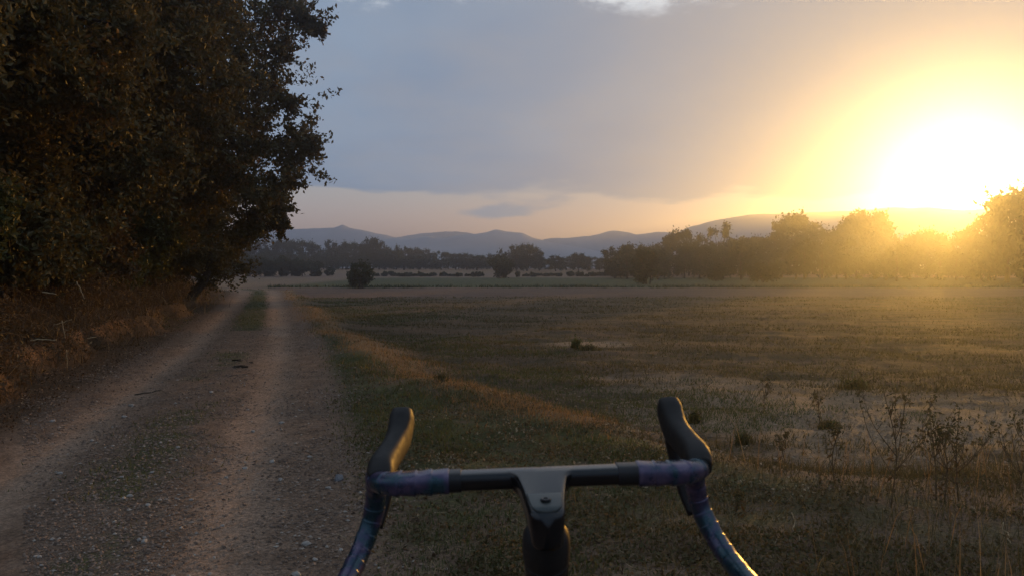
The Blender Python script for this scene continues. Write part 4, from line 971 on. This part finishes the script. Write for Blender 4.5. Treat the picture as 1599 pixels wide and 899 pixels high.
# the rest of the machine, below the frame
FW, RW, WRAD = np.array((0, HT(.75)[1] + .045, .34)), None, .34
FW[2] = .34; RW = FW + np.array((0, -1.0, 0)); BB = np.array((0, RW[1] + .41, .275)); ST = np.array((0, BB[1] - .19, .82))
mb = MB(); mb.tube(np.array((HT(.125), (HT(.125) + ST) / 2, ST)), [.019, .017, .015], 14); obj('top_tube', mb.mesh('top_tube', M['carbon']), bike)
mb = MB(); mb.tube(np.array((HT(.215), (HT(.215) + BB) / 2, BB)), [.024, .025, .026], 14); obj('down_tube', mb.mesh('down_tube', M['carbon']), bike)
SE = ST + (ST - BB) / np.linalg.norm(ST - BB) * .13
mb = MB(); mb.tube(np.array((BB, ST, SE)), [.019, .017, .0136], 14); obj('seat_tube', mb.mesh('seat_tube', M['carbon']), bike)
for sg in (-1, 1):
    o_ = np.array((.055 * sg, 0, 0))
    mb = MB(); mb.tube(catmull(np.array((HT(.245), HT(.265) + o_ * .9, HT(.42) + o_, FW + o_)), 5), np.linspace(.016, .009, 16), 10); obj('fork_blade', mb.mesh('fork_blade', M['carbon']), bike)
    mb = MB(); mb.tube(catmull(np.array((BB + o_ * .4, BB + (RW - BB) * .3 + o_ * .8, RW + o_)), 5), np.linspace(.012, .008, 11), 8); obj('chain_stay', mb.mesh('chain_stay', M['carbon']), bike)
    mb = MB(); mb.tube(catmull(np.array((ST + o_ * .3, ST + (RW - ST) * .3 + o_ * .8, RW + o_)), 5), np.linspace(.009, .007, 11), 8); obj('seat_stay', mb.mesh('seat_stay', M['carbon']), bike)
    cr = np.array((.07 * sg, .12 * sg, -.12 * sg)); mb = MB(); mb.tube(np.array((BB + np.array((.06 * sg, 0, 0)), BB + cr)), [.012, .009], 10); ck = obj('crank', mb.mesh('crank', M['black']), bike)
    mb = MB(); q = BB + cr + np.array((.01 * sg, 0, 0)); mb.tube(np.array((q, q + np.array((.08 * sg, 0, 0)))), [.022, .028], 8, flat=.5); obj('pedal', mb.mesh('pedal', M['black']), ck)
a = np.arange(48) * 2 * math.pi / 48
def ring(c, rad, rx, ry, k=10):
    b = np.arange(k) * 2 * math.pi / k; out_ = []
    for t_ in a:
        e = np.array((0, math.cos(t_), math.sin(t_))); out_.append(c + e * (rad + 0) + np.cos(b)[:, None] * e * ry + np.sin(b)[:, None] * np.array((1., 0, 0)) * rx)
    return out_
for c_, nm in ((FW, 'front_wheel'), (RW, 'rear_wheel')):
    mb = MB(); mb.rings(ring(c_, .298, .010, .016), closed=True); wh = obj(nm, mb.mesh('rim', M['carbon']), bike)
    mb = MB(); mb.rings(ring(c_, .324, .016, .016), closed=True); obj('tyre', mb.mesh('tyre', M['tyre']), wh)
    mb = MB(); mb.tube(np.array((c_ - np.array((.05, 0, 0)), c_ + np.array((.05, 0, 0)))), .018, 12); obj('hub', mb.mesh('hub', M['black']), wh)
    mb = MB()
    for k in range(20):
        t_ = k * 2 * math.pi / 20; e = np.array((0, math.cos(t_), math.sin(t_))); mb.tube(np.array((c_ + np.array(((-1) ** k * .03, 0, 0)) + e * .015, c_ + e * .285)), .0011, 4)
    tag(obj('spokes', mb.mesh('spokes', M['steel']), wh), kind='stuff')
mb = MB(); rr = []
mb.rings([BB + np.array((.045 + .003 * f_, 0, 0)) + .09 * np.stack((0 * a, np.cos(a), np.sin(a)), 1) for f_ in (0, 1)]); obj('chainring', mb.mesh('chainring', M['black'], False), bike)
mb = MB(); rr = []
for yy, wx, th in [(.15, .016, .02), (.12, .022, .028), (.05, .028, .032), (-.02, .05, .034), (-.08, .072, .036), (-.11, .070, .030), (-.12, .05, .02)]:
    rr.append(rrect(SE + np.array((0, yy, .02)), wx, .012, .012 - th, np.array((0, 0, 1.)), 4, .008))
mb.rings(rr); obj('saddle', mb.mesh('saddle', M['saddle']), bike)
# stand it on the ground: tiny lean to the left, wheels turned a touch to the left
lean = Matrix.Rotation(R(-1.9), 4, 'Y'); yaw = Matrix.Rotation(R(1.6), 4, 'Z')
pv = Vector((0, BY, BZ)); q = (yaw @ lean) @ pv
bike.rotation_euler = (yaw @ lean).to_euler()
bike.location = (BX - q.x, BY - q.y, GZ + BZ - q.z)

# ------------------------------------------------------------------ evening haze over the whole plain
hz = obj('haze', mesh_np('haze', [(x_, y_, z_) for z_ in (-1.6, 25) for y_ in (-1400, 2300) for x_ in (-2300, 2300)],
     np.array([(0, 2, 3, 1), (4, 5, 7, 6), (0, 1, 5, 4), (2, 6, 7, 3), (0, 4, 6, 2), (1, 3, 7, 5)])))
m = bpy.data.materials.new('haze_air'); m.use_nodes = True; g = NG(m.node_tree); g.n.clear()
pv_ = g.node('ShaderNodeVolumePrincipled'); pv_.inputs['Color'].default_value = (.62, .72, .92, 1); pv_.inputs['Density'].default_value = .0020; pv_.inputs['Anisotropy'].default_value = .86
mo = g.node('ShaderNodeOutputMaterial'); g.l.new(pv_.outputs[0], mo.inputs['Volume']); hz.data.materials.append(m)
tag(hz, kind='stuff')
